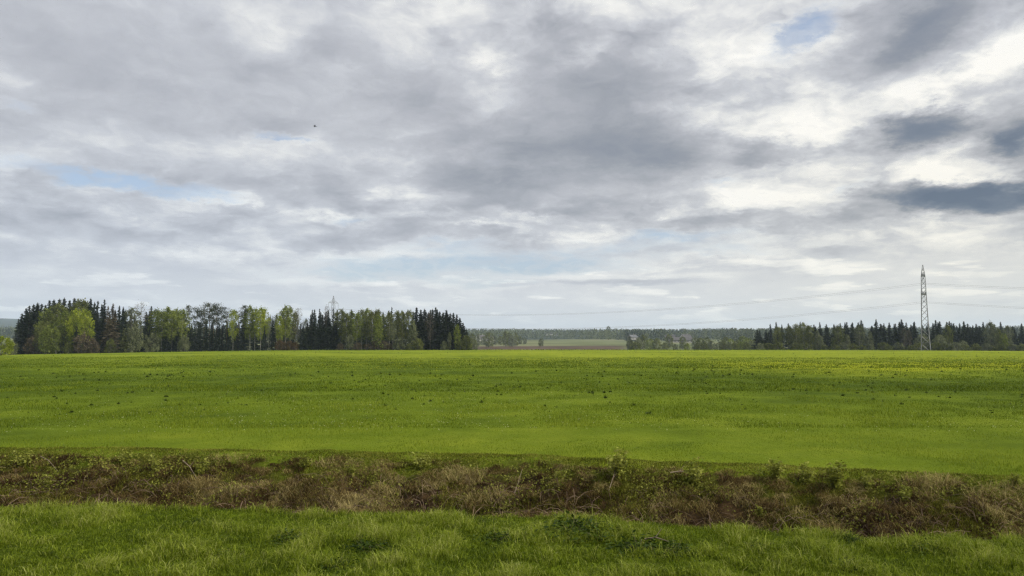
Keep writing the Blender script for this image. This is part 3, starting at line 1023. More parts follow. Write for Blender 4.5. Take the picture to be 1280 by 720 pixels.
tree('poplar', 1085, 413, 364, 'pale grey tree standing out before the dark spruces, left of the pylon', width=1.1)
tree('shrub', 1120, 427, 362, 'low pale shrub at the edge of the meadow, left of the pylon foot', width=1.2)
tree('bare', 1128, 409, 364, 'bare pale-stemmed tree left of the pylon', width=0.7)
tree('bare', 1134, 411, 365, 'shorter bare tree next to the pylon\'s left leg', width=0.8)
tree('broad_grey', 1150, 415, 366, 'brownish grey broad tree seen through the pylon legs', width=1.3)
tree('broad_grey', 1172, 417, 366, 'low brownish broad tree just right of the pylon legs', width=1.3)
tree('broad_olive', 1183, 404, 372, 'olive tree with a rounded top right of the pylon', width=0.6)
tree('shrub', 1201, 424, 362, 'small grey shrub in front of the dark spruces right of the pylon', width=0.8)
tree('broad_grey', 1236, 399, 369, 'tall grey-olive round tree near the right border', width=0.75)
tree('broad_olive', 1246, 408, 368, 'olive tree between the tall round tree and the fresh green one', width=0.7)
tree('broad_green', 1252, 415, 364, 'fresh green tree near the right border', width=0.8)
tree('birch_grey', 1257, 405, 372, 'grey-green birch behind the fresh green tree near the right border', width=1.1)
for q in range(46):
    px = 962 + q * 7.8 + random.uniform(-2, 2)
    tree('spruce_wide', px, random.uniform(401, 408), random.uniform(392, 412), 'dark spruce of the inner wood, glimpsed between the trees of the right wood', 'spruces inside the right wood')
for q in range(30):
    px = 950 + q * 11.5 + random.uniform(-3, 3)
    tree('shrub_olive' if q % 3 else 'shrub', px, random.uniform(426, 431), random.uniform(358, 364), 'low dull shrub along the foot of the right wood', 'shrubs at the foot of the right wood', width=1.3)

# ------------------------------------------------------------------ trees of the valley between the woods
MG = 'bushes and trees of the valley'
for px, top, y, key, w in [
    (590, 416, 780, 'broad_olive', 1.2), (598, 417, 900, 'poplar', 1.2), (611, 414, 860, 'broad_olive', 1.3), (604, 420, 950, 'broad_grey', 1.2), (632, 413, 900, 'broad_olive', 0.9),
    (637, 414, 905, 'broad_olive', 0.9), (645, 415, 900, 'broad_olive', 0.8), (640, 418, 880, 'broad_grey', 1.2), (676, 422.5, 900, 'broad_olive', 1.3),
    (786, 420, 640, 'poplar', 1.4), (797, 421, 650, 'broad_grey', 1.2), (803, 417, 700, 'broad_olive', 1.1), (807, 415, 1260, 'broad_olive', 1.1), (812, 422, 640, 'broad_green', 1.4),
    (820, 422, 640, 'broad_olive', 1.4), (822, 414, 1330, 'broad_olive', 1.1), (858, 428, 560, 'broad_green', 1.2), (868, 420, 700, 'broad_grey', 1.2), (874, 421, 660, 'broad_olive', 1.3),
    (882, 420, 640, 'broad_olive', 1.3), (888, 425, 560, 'broad_grey', 1.4), (898, 426, 550, 'broad_grey', 1.4), (906, 420, 620, 'broad_olive', 1.3), (912, 422, 600, 'broad_green', 1.2),
    (920, 424, 560, 'broad_olive', 1.3), (927, 419, 600, 'broad_green', 1.3), (934, 421, 560, 'broad_green', 1.3), (942, 423, 520, 'broad_olive', 1.2), (865, 413, 1435, 'broad_olive', 1.0),
    (880, 411, 1505, 'broad_olive', 1.0), (895, 413, 1470, 'broad_grey', 1.0), (910, 411, 1540, 'broad_olive', 1.0), (925, 410, 1505, 'broad_olive', 1.0), (845, 414, 1505, 'broad_grey', 1.0),
    (835, 416, 800, 'broad_olive', 1.1), (788, 424, 520, 'broad_grey', 1.3), (794, 426, 500, 'shrub_olive', 1.2),
    (903, 425, 500, 'broad_olive', 1.4), (910, 426, 490, 'broad_grey', 1.4), (917, 427, 480, 'broad_olive', 1.4), (924, 426, 500, 'broad_green', 1.4), (931, 427, 470, 'broad_olive', 1.4),
    (938, 425, 480, 'broad_grey', 1.4), (945, 427, 460, 'broad_olive', 1.4), (952, 426, 450, 'broad_olive', 1.4), (879, 427, 500, 'broad_olive', 1.4), (870, 428, 520, 'broad_olive', 1.4),
    (843, 429, 540, 'broad_grey', 1.3), (830, 427, 560, 'broad_olive', 1.4), (915, 416, 1225, 'broad_grey', 1.1), (935, 414, 1260, 'broad_olive', 1.1), (948, 412, 1295, 'broad_olive', 1.1),
    (587, 421, 700, 'broad_grey', 1.2), (593, 423, 640, 'broad_olive', 1.2), (619, 420, 960, 'broad_grey', 1.2), (626, 419, 960, 'broad_olive', 1.2), (650, 420, 1000, 'broad_olive', 1.2),
    (656, 422, 1020, 'broad_grey', 1.3), (852, 419, 760, 'broad_olive', 1.1)]:
    sd = 'left of the ploughed strip' if px < 700 else 'between the far farm and the right wood'
    lab = ('hazy round valley tree beyond the meadow, near the white house, ' if px < 655 else 'hazy valley tree beyond the meadow, ') + sd
    g = 'valley trees by the white house' if px < 655 else MG
    if px == 676:
        lab, g = 'single dark round tree standing alone before the ploughed strip', None
    elif px in (888, 898):
        lab, g = 'pale rounded bush, one of two matching bushes at the far meadow edge', 'two matching rounded bushes'
    tree(key, px, top, y, lab, g, width=w)
tree('broad_olive', 760, 407, 2000, 'dark round tree top standing above the far wooded ridge', width=0.9)

# ------------------------------------------------------------------ far wooded ridge, one mass
rg = np.random.default_rng(55)
n = 19000
fa = rg.uniform(-0.70, 0.72, n)
fd = 1250 + 3000 * rg.random(n) ** 1.5
# leave the green and pale fields of the valley open
open_f = (fa > -0.06) & (fa < 0.145) & (fd < 1500 + 150 * np.sin(fa * 30))
open_f |= (fd < 1450) & (fbm(fa * 14, fd * 0.004, 61) < 0.52)
open_f |= (fa < -0.03) & (fd < 1500)
fa, fd = fa[~open_f], fd[~open_f]
fx, fy = fd * np.sin(fa), fd * np.cos(fa)
fz = gz(fx, fy)
n = len(fa)
kind = fbm(fx * 0.006, fy * 0.006, 63, 3) + 0.25 * (rg.random(n) - 0.5)
hgt = 11 + 8 * rg.random(n) + 4 * kind
nc = 34
cen = np.repeat(np.column_stack([fx, fy, fz]), nc, 0)
tq = rg.random(n * nc)
con = np.repeat(kind < 0.46, nc)
hh = np.repeat(hgt, nc)
rad = np.where(con, 3.0 * (1 - tq) + 0.3, 4.2 * np.sqrt(np.clip(1 - (1.7 * tq - 0.75) ** 2, 0.05, 1))) * np.sqrt(rg.random(n * nc))
aa = rg.random(n * nc) * 2 * PI
P = cen + np.column_stack([rad * np.cos(aa), rad * np.sin(aa), hh * (0.06 + 0.92 * tq)])
mbf = MB()
rand_cards(mbf, P, np.where(con, 0.95, 1.25), rg, 0.8)
rnd = np.repeat(np.repeat(np.where(kind < 0.46, 0.12, kind * 0.9 + 0.05), nc) + 0.12 * rg.normal(size=n * nc), 4)
me = mesh_np('far_forest', np.concatenate(mbf.v), [np.concatenate(mbf.q)], {'rnd': rnd})
tag(link('far_forest', me, M['far']), 'hazy mixed forest covering the far ridge as one mass', 'forest', kind='stuff')

# ------------------------------------------------------------------ far houses
wall_w = plain_mat('white_render', (0.62, 0.60, 0.56), (0.72, 0.70, 0.66), 0.6)
wall_g = plain_mat('grey_boards', (0.20, 0.19, 0.18), (0.28, 0.27, 0.25), 0.6)
roof_d = plain_mat('dark_roof', (0.05, 0.048, 0.05), (0.09, 0.085, 0.085), 0.8)
roof_l = plain_mat('pale_sheet_roof', (0.08, 0.083, 0.09), (0.12, 0.123, 0.13), 0.6, 0.8, 0.2)
glass_d = plain_mat('window_glass', (0.03, 0.035, 0.045), (0.05, 0.055, 0.065), 0.5, 0.2, 0.5)


def house(px, y, py_base, w, dpt, hw, hr, rz, wm, rm, label, group=None, name='farm_house', chimney=True):
    x, yy, z = at(px, y)
    zb = top_z(py_base, x, yy)
    z = max(z, zb - 0.5)
    r = root(name, (x, yy, z - 0.2), label, 'barn' if name == 'barn' else 'house', group, rz)
    b = MB()
    b.box((0, 0, hw / 2), (w, dpt, hw))
    for s in (-1, 1):
        xx = s * w / 2
        b.add([(xx, -dpt / 2, hw), (xx, dpt / 2, hw), (xx, 0, hw + hr)], tris=[(0, 1, 2)])
    link('wall', b.mesh('wall'), wm, r)
    b = MB()
    for s in (-1, 1):
        e, L = dpt / 2 + 0.5, w / 2 + 0.5
        y0, z0 = s * e, hw - hr * 0.5 / (dpt / 2)
        b.add([(-L, y0, z0 + 0.05), (L, y0, z0 + 0.05), (L, 0, hw + hr + 0.05), (-L, 0, hw + hr + 0.05),
               (-L, y0, z0 + 0.3), (L, y0, z0 + 0.3), (L, 0, hw + hr + 0.3), (-L, 0, hw + hr + 0.3)],
              [(0, 1, 2, 3), (4, 5, 6, 7), (0, 1, 5, 4), (0, 3, 7, 4), (1, 2, 6, 5)])
    rf = link('roof', b.mesh('roof'), rm, r)
    if chimney:
        b = MB()
        b.box((w * 0.2, 0, hw + hr + 0.5), (0.8, 0.8, 1.4))
        link('chimney', b.mesh('chimney'), wall_g, rf)
    for q in range(max(2, int(w / 3.5))):
        b = MB()
        b.box((-w / 2 + (q + 0.5) * w / max(2, int(w / 3.5)), -dpt / 2 - 0.03, hw * 0.55), (1.1, 0.1, 1.2))
        link('window', b.mesh('window'), glass_d, r)
    return r


house(601, 1000, 425.5, 11, 8, 3.4, 4.0, 0.5, wall_w, roof_d, 'dark-roofed white house among valley trees, left one of two')
house(611, 990, 426.5, 12, 8, 3.4, 3.2, -0.2, wall_w, roof_d, 'white house with a dark roof beside the dark round valley tree')
HG = 'white houses on the far slope'
for px, py in [(683, 419), (689, 418.5), (695, 419.5)]:
    house(px, 1750, py, 6, 6, 2.8, 3.0, random.uniform(-0.5, 0.5), wall_w, roof_d, 'small white house below the far wooded ridge above the pale field', HG)
house(790, 900, 424, 10, 7, 3.0, 2.6, 0.6, wall_g, roof_l, 'grey house with a sheet roof behind bushes left of the long barn')
house(849, 860, 427.5, 26, 10, 2.8, 3.2, 0.12, wall_g, roof_d, 'long low grey barn with a dark roof among the valley trees', None, 'barn', False)
house(837, 900, 425.5, 11, 8, 3.4, 3.4, -0.3, wall_g, roof_d, 'small grey farm building with a dark roof left of the long barn', None, 'barn')
house(856, 900, 424.5, 11, 8, 3.4, 3.2, 0.4, wall_w, roof_d, 'pale farmhouse standing behind the long grey barn', None)

# ------------------------------------------------------------------ pylons and wires
steel = plain_mat('galvanised_steel', (0.13, 0.135, 0.14), (0.20, 0.205, 0.21), 0.4, 0.5, 0.4, 0.1)
insul = plain_mat('insulator_glass', (0.10, 0.12, 0.13), (0.16, 0.18, 0.19), 1.0, 0.3, 0.5)
wire_m = plain_mat('aluminium_wire', (0.10, 0.10, 0.105), (0.14, 0.14, 0.145), 1.0, 0.5, 0.4)
P1 = np.array(at(1154.5, 338))
P0 = np.array(at(417, 520))
P2 = P1 + (P1 - P0)
P2[2] = gz1(P2[0], P2[1])
PM = P0 + (P0 - P1)
PM[2] = gz1(PM[0], PM[1])
LDIR = (P0 - P1)[:2]
LDIR = LDIR / np.linalg.norm(LDIR)
ARM = np.array([-LDIR[1], LDIR[0]])
TH = 38.2
LEV = [(0, 2.15), (3.6, 1.93), (7.0, 1.76), (10.2, 1.62), (13.2, 1.5), (16, 1.4), (18.6, 1.31), (21.0, 1.23), (23.2, 1.16), (25.3, 1.10), (27.2, 1.04),
       (29.1, 0.98), (31, 0.93), (33.4, 0.86), (35.2, 0.56), (36.8, 0.30), (TH, 0.08)]
LEV = [(z, h * 0.86) for z, h in LEV]


def make_pylon():
    r = root('pylon', (0, 0, 0), 'pylon', 'pylon')
    for sx in (-1, 1):
        for sy in (-1, 1):
            b = MB()
            b.tube([(sx * h, sy * h, z) for z, h in LEV], [0.13] * 11 + [0.10] * (len(LEV) - 11), 5)
            link('leg', b.mesh('leg'), steel, r)
    b = MB()
    for q in range(len(LEV) - 2):
        (z0, h0), (z1, h1) = LEV[q], LEV[q + 1]
        c0 = [(-h0, -h0, z0), (h0, -h0, z0), (h0, h0, z0), (-h0, h0, z0)]
        c1 = [(-h1, -h1, z1), (h1, -h1, z1), (h1, h1, z1), (-h1, h1, z1)]
        for s in range(4):
            t = (s + 1) % 4
            b.tube([c0[s], c1[t]], 0.055, 4)
            b.tube([c0[t], c1[s]], 0.055, 4)
            if q in (1, 9, 13):
                b.tube([c0[s], c0[t]], 0.10 if q > 2 else 0.06, 4)
                b.tube([np.array(c0[s]) + [0, 0, 0.5], np.array(c0[t]) + [0, 0, 0.5]], 0.07, 4)
    link('bracing', b.mesh('bracing'), steel, r)
    for z, hw, L in ((33.4, 0.74, 4.6), (25.3, 0.95, 6.2)):
        for s in (-1, 1):
            b = MB()
            tip = (s * L, 0, z)
            for sy in (-1, 1):
                b.tube([(s * hw, sy * hw, z), tip], 0.085, 4)
                b.tube([(s * hw * 0.9, sy * hw * 0.9, z + 1.7), tip], 0.06, 4)
                for w in (0.3, 0.6):
                    lo = np.array([s * hw, sy * hw, z]) * (1 - w) + np.array(tip) * w
                    hi = np.array([s * hw * 0.9, sy * hw * 0.9, z + 1.7]) * (1 - w) + np.array(tip) * w
                    b.tube([lo, hi], 0.04, 4)
            arm = link('cross_arm', b.mesh('cross_arm'), steel, r)
            b = MB()
            n = 9
            pts = []
            rad = []
            for q in range(n * 2 + 1):
                pts.append((s * L, 0, z - 3.6 * q / (n * 2)))
                rad.append(0.10 if q % 2 else 0.04)
            b.tube(pts, rad, 8)
            link('insulator', b.mesh('insulator'), insul, arm)
    b = MB()
    for sx in (-1, 1):
        for sy in (-1, 1):
            b.box((sx * 1.85, sy * 1.85, 0.0), (0.9, 0.9, 0.8))
    link('footing', b.mesh('footing'), wall_g, r)
    return r


def copy_tree(o, parent=None):
    c = o.copy()
    COL.objects.link(c)
    c.parent = parent
    for ch in list(o.children):
        copy_tree(ch, c)
    return c


p1 = make_pylon()
a_rz = math.atan2(ARM[1], ARM[0])
p1.location = (P1[0], P1[1], P1[2] - 0.1)
p1.rotation_euler = (0, 0, a_rz)
p1['label'] = 'tall grey lattice pylon standing before the right wood at the meadow edge'
p1['group'] = 'pylons of the power line'
for P, lab in ((P0, 'distant lattice pylon whose top and arms rise above the left wood'),):
    c = copy_tree(p1)
    c.location = (P[0], P[1], P[2] - 0.1)
    c['label'] = lab
for z, L, lv in ((33.4 - 3.6, 4.6, 'upper'), (25.3 - 3.6, 6.2, 'lower')):
    for s in (-1, 1):
        sn = 'nearer' if s * ARM[1] < 0 else 'farther'
        for A, B, which in ((P1, P0, 'between the two pylons'), (P1, P2, 'leaving the near pylon to the right border')):
            b = MB()
            pts = []
            for q in range(41):
                t = q / 40
                p = A * (1 - t) + B * t
                pts.append((p[0] + ARM[0] * L * s, p[1] + ARM[1] * L * s, p[2] + z - 4 * 8.6 * t * (1 - t)))
            b.tube(pts, 0.027, 5)
            tag(link('power_line', b.mesh('power_line', True), wire_m), '%s of the two %s wires %s' % (sn, lv, which), 'wire', 'wires of the power line')

# ------------------------------------------------------------------ bird
bx = px_dir(393.6, 158) * 150
b = MB()
b.tube([(-0.24, 0, 0.02), (-0.14, 0, 0.0), (0, 0, -0.01), (0.12, 0, 0.01), (0.19, 0, 0.03), (0.235, 0, 0.035), (0.27, 0, 0.03)],
       [0.012, 0.04, 0.062, 0.055, 0.034, 0.036, 0.006], 8)
for s in (-1, 1):
    V = []
    for q, (yy, zz, x0, x1) in enumerate([(0.03, 0.02, 0.10, -0.08), (0.16, 0.10, 0.13, -0.07), (0.28, 0.11, 0.10, -0.05), (0.42, 0.05, 0.0, -0.07)]):
        V += [(x0, s * yy, zz + 0.012), (x1, s * yy, zz), (x0, s * yy, zz - 0.008)]
    Qs = []
    for q in range(3):
        for e in range(3):
            e2 = (e + 1) % 3
            Qs.append((q * 3 + e, q * 3 + e2, q * 3 + 3 + e2, q * 3 + 3 + e))
    b.add(V, Qs)
b.add([(-0.2, -0.02, 0.02), (-0.2, 0.02, 0.02), (-0.36, 0.07, 0.03), (-0.36, -0.07, 0.03), (-0.2, -0.02, 0.03), (-0.2, 0.02, 0.03), (-0.36, 0.07, 0.04), (-0.36, -0.07, 0.04)],
      [(0, 1, 2, 3), (4, 5, 6, 7), (0, 1, 5, 4), (1, 2, 6, 5), (2, 3, 7, 6), (3, 0, 4, 7)])
bo = link('bird', b.mesh('bird', True), plain_mat('dark_feathers', (0.012, 0.012, 0.014), (0.03, 0.03, 0.032), 8.0))
bo.location = cam.location + bx
bo.rotation_euler = (0.2, -0.1, R(200))
bo.scale = (1.1, 1.1, 1.1)
tag(bo, 'small dark bird flying under the grey clouds', 'bird')


# ------------------------------------------------------------------ grass
def blades(x, y, h, w, lean, rnd, rg, droop=0.35, zoff=0.0):
    """three-triangle blades; returns vertices, faces and the per-vertex tone"""
    n = len(x)
    z = gz(x, y) + zoff - 0.01
    an = rg.random(n) * 2 * PI
    la = rg.random(n) * 2 * PI
    wx, wy = np.cos(an) * w / 2, np.sin(an) * w / 2
    lx, ly = np.cos(la) * lean * h, np.sin(la) * lean * h
    B = np.column_stack([x, y, z])
    W3 = np.column_stack([wx, wy, np.zeros(n)])
    mid = B + np.column_stack([lx * 0.35, ly * 0.35, h * 0.6])
    tip = B + np.column_stack([lx, ly, h * (1 - droop * lean)])
    V = np.stack([B - W3, B + W3, mid - W3 * 0.75, mid + W3 * 0.75, tip], 1).reshape(-1, 3)
    k0 = np.arange(n)[:, None] * 5
    F1 = (k0[:, :, None] + np.array([[0, 1, 3], [0, 3, 2], [2, 3, 4]])[None]).reshape(-1, 3)
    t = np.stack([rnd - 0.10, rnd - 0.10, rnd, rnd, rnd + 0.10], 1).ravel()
    return V, F1, t


M['turf'] = leaf_mat('turf_blades', (0.054, 0.082, 0.005), (0.150, 0.202, 0.010), (0.29, 0.34, 0.040), 0.45, 0.9, True, False, 0.5, (0.33, 0.35, 0.09))
M['meadow'] = leaf_mat('meadow_blades', (0.052, 0.083, 0.005), (0.116, 0.163, 0.008), (0.215, 0.262, 0.024), 0.4, 0.12, True, False, 0.5)

# near verge, thick and long
rg = np.random.default_rng(3)
n = 430000
yy = rg.uniform(4.5, 12.4, n)
xx = rg.uniform(-1.05, 1.05, n) * (yy * 0.66 + 1.6)
tq = (yy - near_edge(xx))
keep = tq < 0.18 + 0.25 * rg.random(n)
xx, yy, tq = xx[keep], yy[keep], tq[keep]
n = len(xx)
tuft = fbm(xx * 2.3, yy * 2.6, 71, 4)
tuft2 = fbm(xx * 5.0, yy * 5.0, 72, 2)
h = (0.03 + 0.105 * sstep(tuft, 0.35, 0.72) + 0.06 * tuft2) * (0.4 + 0.9 * rg.random(n) + 0.7 * (rg.random(n) > 0.95))
lip = sstep(tq, -0.8, 0.1)
rnd = 0.10 + 0.48 * sstep(tuft, 0.3, 0.75) + 0.34 * (tuft2 - 0.3) + 0.30 * rg.normal(size=n) + 0.06 * lip + 0.6 * (rg.random(n) > 0.975)
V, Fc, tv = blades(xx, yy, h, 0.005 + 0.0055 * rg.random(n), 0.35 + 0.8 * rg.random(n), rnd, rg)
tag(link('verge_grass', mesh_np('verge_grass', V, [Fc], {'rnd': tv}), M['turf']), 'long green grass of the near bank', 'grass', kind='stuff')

# meadow beyond the ditch, shorter, thinning out with distance
parts = []
for (y0, y1, num, hh0, ww) in ((12.0, 24, 170000, 0.06, 0.007), (24, 42, 120000, 0.085, 0.013), (42, 80, 120000, 0.10, 0.026), (80, 150, 110000, 0.12, 0.05), (286, 334, 9000, 0.30, 0.16)):
    u = rg.random(num)
    yy = 1 / (1 / y0 + u * (1 / y1 - 1 / y0))
    xx = rg.uniform(-1.05, 1.05, num) * (yy * 0.67 + 2.5)
    ne, fe = near_edge(xx), far_edge(xx)
    keep = (yy - ne) / (fe - ne) > 0.84 + 0.2 * rg.random(num) + 0.25 * (fbm(xx * 0.9, yy * 0.9, 75, 3) - 0.5)
    xx, yy = xx[keep], yy[keep]
    m = len(xx)
    tuft = fbm(xx * 0.5, yy * 0.35, 73, 4)
    hh = hh0 * (0.45 + 0.9 * rg.random(m)) * (0.4 + 1.2 * sstep(tuft, 0.3, 0.75))
    rnd = 0.32 + 0.30 * sstep(tuft, 0.3, 0.75) + 0.55 * (fbm(xx * 0.11, yy * 0.07, 77, 4) - 0.5) + 0.35 * (fbm(xx * 0.9, yy * 0.6, 78, 3) - 0.5) + 0.20 * rg.normal(size=m) - 0.16 * sstep(yy, 26, 45) * (1 - sstep(yy, 90, 150))  # last term darkens mid-distance blades as painted cloud shadow
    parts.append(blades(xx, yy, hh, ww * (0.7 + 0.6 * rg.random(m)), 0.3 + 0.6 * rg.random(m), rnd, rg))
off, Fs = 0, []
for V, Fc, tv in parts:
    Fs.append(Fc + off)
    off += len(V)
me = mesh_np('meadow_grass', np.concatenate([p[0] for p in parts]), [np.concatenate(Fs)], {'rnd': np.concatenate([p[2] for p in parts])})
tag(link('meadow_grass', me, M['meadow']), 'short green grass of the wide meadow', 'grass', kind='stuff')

# yellow and white flower heads
M['yellow'] = plain_mat('yellow_petals', (0.36, 0.37, 0.012), (0.46, 0.46, 0.02), 3.0)
M['seed'] = plain_mat('pale_seed_heads', (0.42, 0.44, 0.24), (0.55, 0.56, 0.36), 3.0)


def heads(num, y0, y1, size, hgt, thr, seed, power=1.0):
    rg = np.random.default_rng(seed)
    u = rg.random(num) ** power
    yy = 1 / (1 / y0 + u * (1 / y1 - 1 / y0))
    xx = rg.uniform(-1.0, 1.0, num) * yy * 0.68
    keep = fbm(xx * 0.07, yy * 0.05, seed, 3) + 0.12 * rg.normal(size=num) > thr
    keep &= yy > far_edge(xx) + 0.6
    if y1 > 200:
        keep &= rg.random(num) < 0.3 + 0.7 * sstep(xx, -40, 40)
    xx, yy = xx[keep], yy[keep]
    m = len(xx)
    C = np.column_stack([xx, yy, gz(xx, yy) + hgt * (0.7 + 0.6 * rg.random(m))])
    b = MB()
    s = size * (0.7 + 0.6 * rg.random((m, 1)))
    b.cards(C, np.column_stack([np.ones(m), np.zeros(m), np.zeros(m)]) * s, np.column_stack([np.zeros(m), np.full(m, 0.6), np.full(m, 0.5)]) * s)
    b.cards(C, np.column_stack([np.zeros(m), np.ones(m), np.zeros(m)]) * s, np.column_stack([np.full(m, 0.5), np.zeros(m), np.full(m, 0.8)]) * s)
    return b


b = heads(7500, 70, 300, 0.036, 0.13, 0.49, 81, 0.7)
tag(link('yellow_flowers', b.mesh('yellow_flowers'), M['yellow']), 'yellow flower heads dotting the far half of the meadow', 'flowers', kind='stuff')
b = heads(2600, 22, 90, 0.012, 0.11, 0.56, 82, 0.8)
tag(link('white_flowers', b.mesh('white_flowers'), M['seed']), 'tiny pale flower heads scattered over the nearer meadow', 'flowers', kind='stuff')

# ------------------------------------------------------------------ the overgrown ditch
M['straw'] = leaf_mat('dead_grass', (0.042, 0.025, 0.009), (0.165, 0.118, 0.040), (0.37, 0.31, 0.125), 0.25, 1.1, True, False, 0.7)
M['sprout'] = leaf_mat('ditch_leaves', (0.055, 0.064, 0.008), (0.135, 0.148, 0.020), (0.26, 0.265, 0.055), 0.35, 1.3, True, False, 0.6)
M['bramble'] = plain_mat('dead_stems', (0.06, 0.038, 0.024), (0.24, 0.17, 0.115), 1.2)


def ditch_pts(num, rg, t0, t1, power=1.0):
    tt = t0 + (t1 - t0) * rg.random(num) ** power
    xx = rg.uniform(-17, 17, num)
    yn, yf = near_edge(xx), far_edge(xx)
    return xx, yn + tt * (yf - yn), tt


rg = np.random.default_rng(5)
tx, ty, tt = ditch_pts(3000, rg, 0.04, 0.90)
cl = fbm(tx * 0.8, ty * 1.0, 91, 3)
red = fbm(tx * 0.35, ty * 0.5, 92, 3)
size = rg.uniform(0.10, 0.30, len(tx)) * (0.6 + 0.9 * cl)
tone = 0.02 + 0.42 * tt + 0.8 * (cl - 0.5) + 0.7 * (red - 0.5) + 0.20 * rg.normal(size=len(tx))
nb = (40 + 420 * size).astype(int)
ci = np.repeat(np.arange(len(tx)), nb)
m = len(ci)
an, rr = rg.random(m) * 2 * PI, rg.random(m) ** 0.6
xx = tx[ci] + np.cos(an) * rr * size[ci] * 0.8
yy = ty[ci] + np.sin(an) * rr * size[ci] * 0.6
h = (0.05 + 0.9 * size[ci]) * (0.35 + 0.8 * rg.random(m)) * (1.15 - 0.6 * rr) * (1 - 0.5 * sstep(tt[ci], 0.65, 0.95))
rnd = tone[ci] + 0.16 * rg.normal(size=m)
V, Fc, tv = blades(xx, yy, h, 0.006 + 0.006 * rg.random(m), 0.5 + 1.1 * rg.random(m), rnd, rg, 0.55)
tag(link('dead_grass', mesh_np('dead_grass', V, [Fc], {'rnd': tv}), M['straw']), 'matted brown dead grass filling the ditch', 'dead grass', kind='stuff')

# olive grass hanging over the upper bank
xx, yy, tt = ditch_pts(230000, rg, 0.30, 1.04, 0.7)
cl = fbm(xx * 0.9, yy * 1.2, 97, 4)
keep = rg.random(len(xx)) < sstep(cl + 0.85 * (tt - 0.72), 0.40, 0.62)
xx, yy, tt, cl = xx[keep], yy[keep], tt[keep], cl[keep]
m = len(xx)
V, Fc, tv = blades(xx, yy, (0.05 + 0.20 * cl) * (0.4 + 0.9 * rg.random(m)) * (1 - 0.62 * sstep(tt, 0.6, 0.9)), 0.006 + 0.006 * rg.random(m), 0.4 + 0.9 * rg.random(m), 0.42 + 0.5 * (fbm(xx * 1.7, yy * 2.2, 98, 3) - 0.5) + 0.22 * rg.normal(size=m), rg, 0.5)
M['bank'] = leaf_mat('bank_blades', (0.036, 0.042, 0.003), (0.118, 0.122, 0.010), (0.28, 0.26, 0.055), 0.35, 0.9, True, False, 0.6)
tag(link('bank_grass', mesh_np('bank_grass', V, [Fc], {'rnd': tv}), M['bank']), 'olive grass hanging down the upper ditch bank', 'grass', kind='stuff')

# arching dead stems
b = MB()
xx, yy, tt = ditch_pts(4200, rg, 0.05, 0.75)
zz = gz(xx, yy)
for q in range(len(xx)):
    an = rg.random() * 2 * PI
    L = rg.uniform(0.2, 0.75)
    hh = rg.uniform(0.05, 0.34)
    dx_, dy_ = math.cos(an) * L, math.sin(an) * L * 0.7
    p0 = np.array([xx[q], yy[q], zz[q] - 0.02])
    b.tube([p0, p0 + [dx_ * 0.25, dy_ * 0.25, hh * 0.75], p0 + [dx_ * 0.6, dy_ * 0.6, hh], p0 + [dx_, dy_, hh * rg.uniform(0.4, 1.0)]],
           [0.0055, 0.0045, 0.0035, 0.002], 3)
tag(link('dead_stems', b.mesh('dead_stems'), M['bramble']), 'tangle of brown dead stems in the ditch', 'dead stems', kind='stuff')

# green leaves pushing through, mostly on the upper bank
xx, yy, tt = ditch_pts(110000, rg, 0.12, 0.92, 0.75)
cl = fbm(xx * 1.1, yy * 1.4, 95, 4)
keep = rg.random(len(xx)) < 0.8 * sstep(cl + 0.40 * (tt - 0.6), 0.44, 0.70)
xx, yy, tt, cl = xx[keep], yy[keep], tt[keep], cl[keep]
m = len(xx)
C = np.column_stack([xx, yy, gz(xx, yy) + (0.04 + 0.30 * rg.random(m) * cl * 1.4 * (1 - 0.6 * sstep(tt, 0.6, 0.85)))])
b = MB()
rand_cards(b, C, 0.017 + 0.016 * rg.random(m), rg, 0.5)
tv = np.repeat(0.25 + 0.5 * rg.random(m), 4)
tag(link('undergrowth', mesh_np('undergrowth', np.concatenate(b.v), [np.concatenate(b.q)], {'rnd': tv}), M['sprout']),
    'small green leaves sprouting over the ditch bank', 'undergrowth', kind='stuff')


def ditch_at(px, py):
    """point on the ditch bank seen at that place of the photograph"""
    dr = px_dir(px, py)
    s = 8.0
    while s < 40:
        p = Vector((0, 0, EYE)) + dr * s
        if p.z < gz1(p.x, p.y):
            return p
        s += 0.05
    return p


# young shrubs on the bank
def make_sapling(seed, H):
    rg = np.random.default_rng(seed)
    st, lf = MB(), MB()
    for q in range(rg.integers(3, 6)):
        an = rg.random() * 2 * PI
        L = H * rg.uniform(0.6, 1.0)
        sp = rg.uniform(0.12, 0.38) * L
        pts = [np.array([math.cos(an) * sp * f ** 1.4, math.sin(an) * sp * f ** 1.4, L * f]) for f in (0, 0.3, 0.6, 0.85, 1.0)]
        st.tube(pts, [0.006, 0.005, 0.0035, 0.0025, 0.001], 4)
        n = int(46 * L / 0.6)
        f = 0.22 + 0.78 * rg.random(n)
        C = np.column_stack([np.interp(f, (0, 0.3, 0.6, 0.85, 1.0), [p[c] for p in pts]) for c in range(3)]) + rg.normal(size=(n, 3)) * 0.05
        rand_cards(lf, C, np.full(n, 0.040), rg, 0.6)
        for w in range(5):
            f0 = rg.uniform(0.3, 0.8)
            c0 = np.array([np.interp(f0, (0, 0.3, 0.6, 0.85, 1.0), [p[c] for p in pts]) for c in range(3)])
            e = c0 + unit(rg.normal(size=3) + [0, 0, 0.8]) * 0.16
            st.tube([c0, e], [0.003, 0.0012], 3)
            rand_cards(lf, c0 + (e - c0) * rg.random((8, 1)) + rg.normal(size=(8, 3)) * 0.02, np.full(8, 0.036), rg, 0.6)
    return st, lf


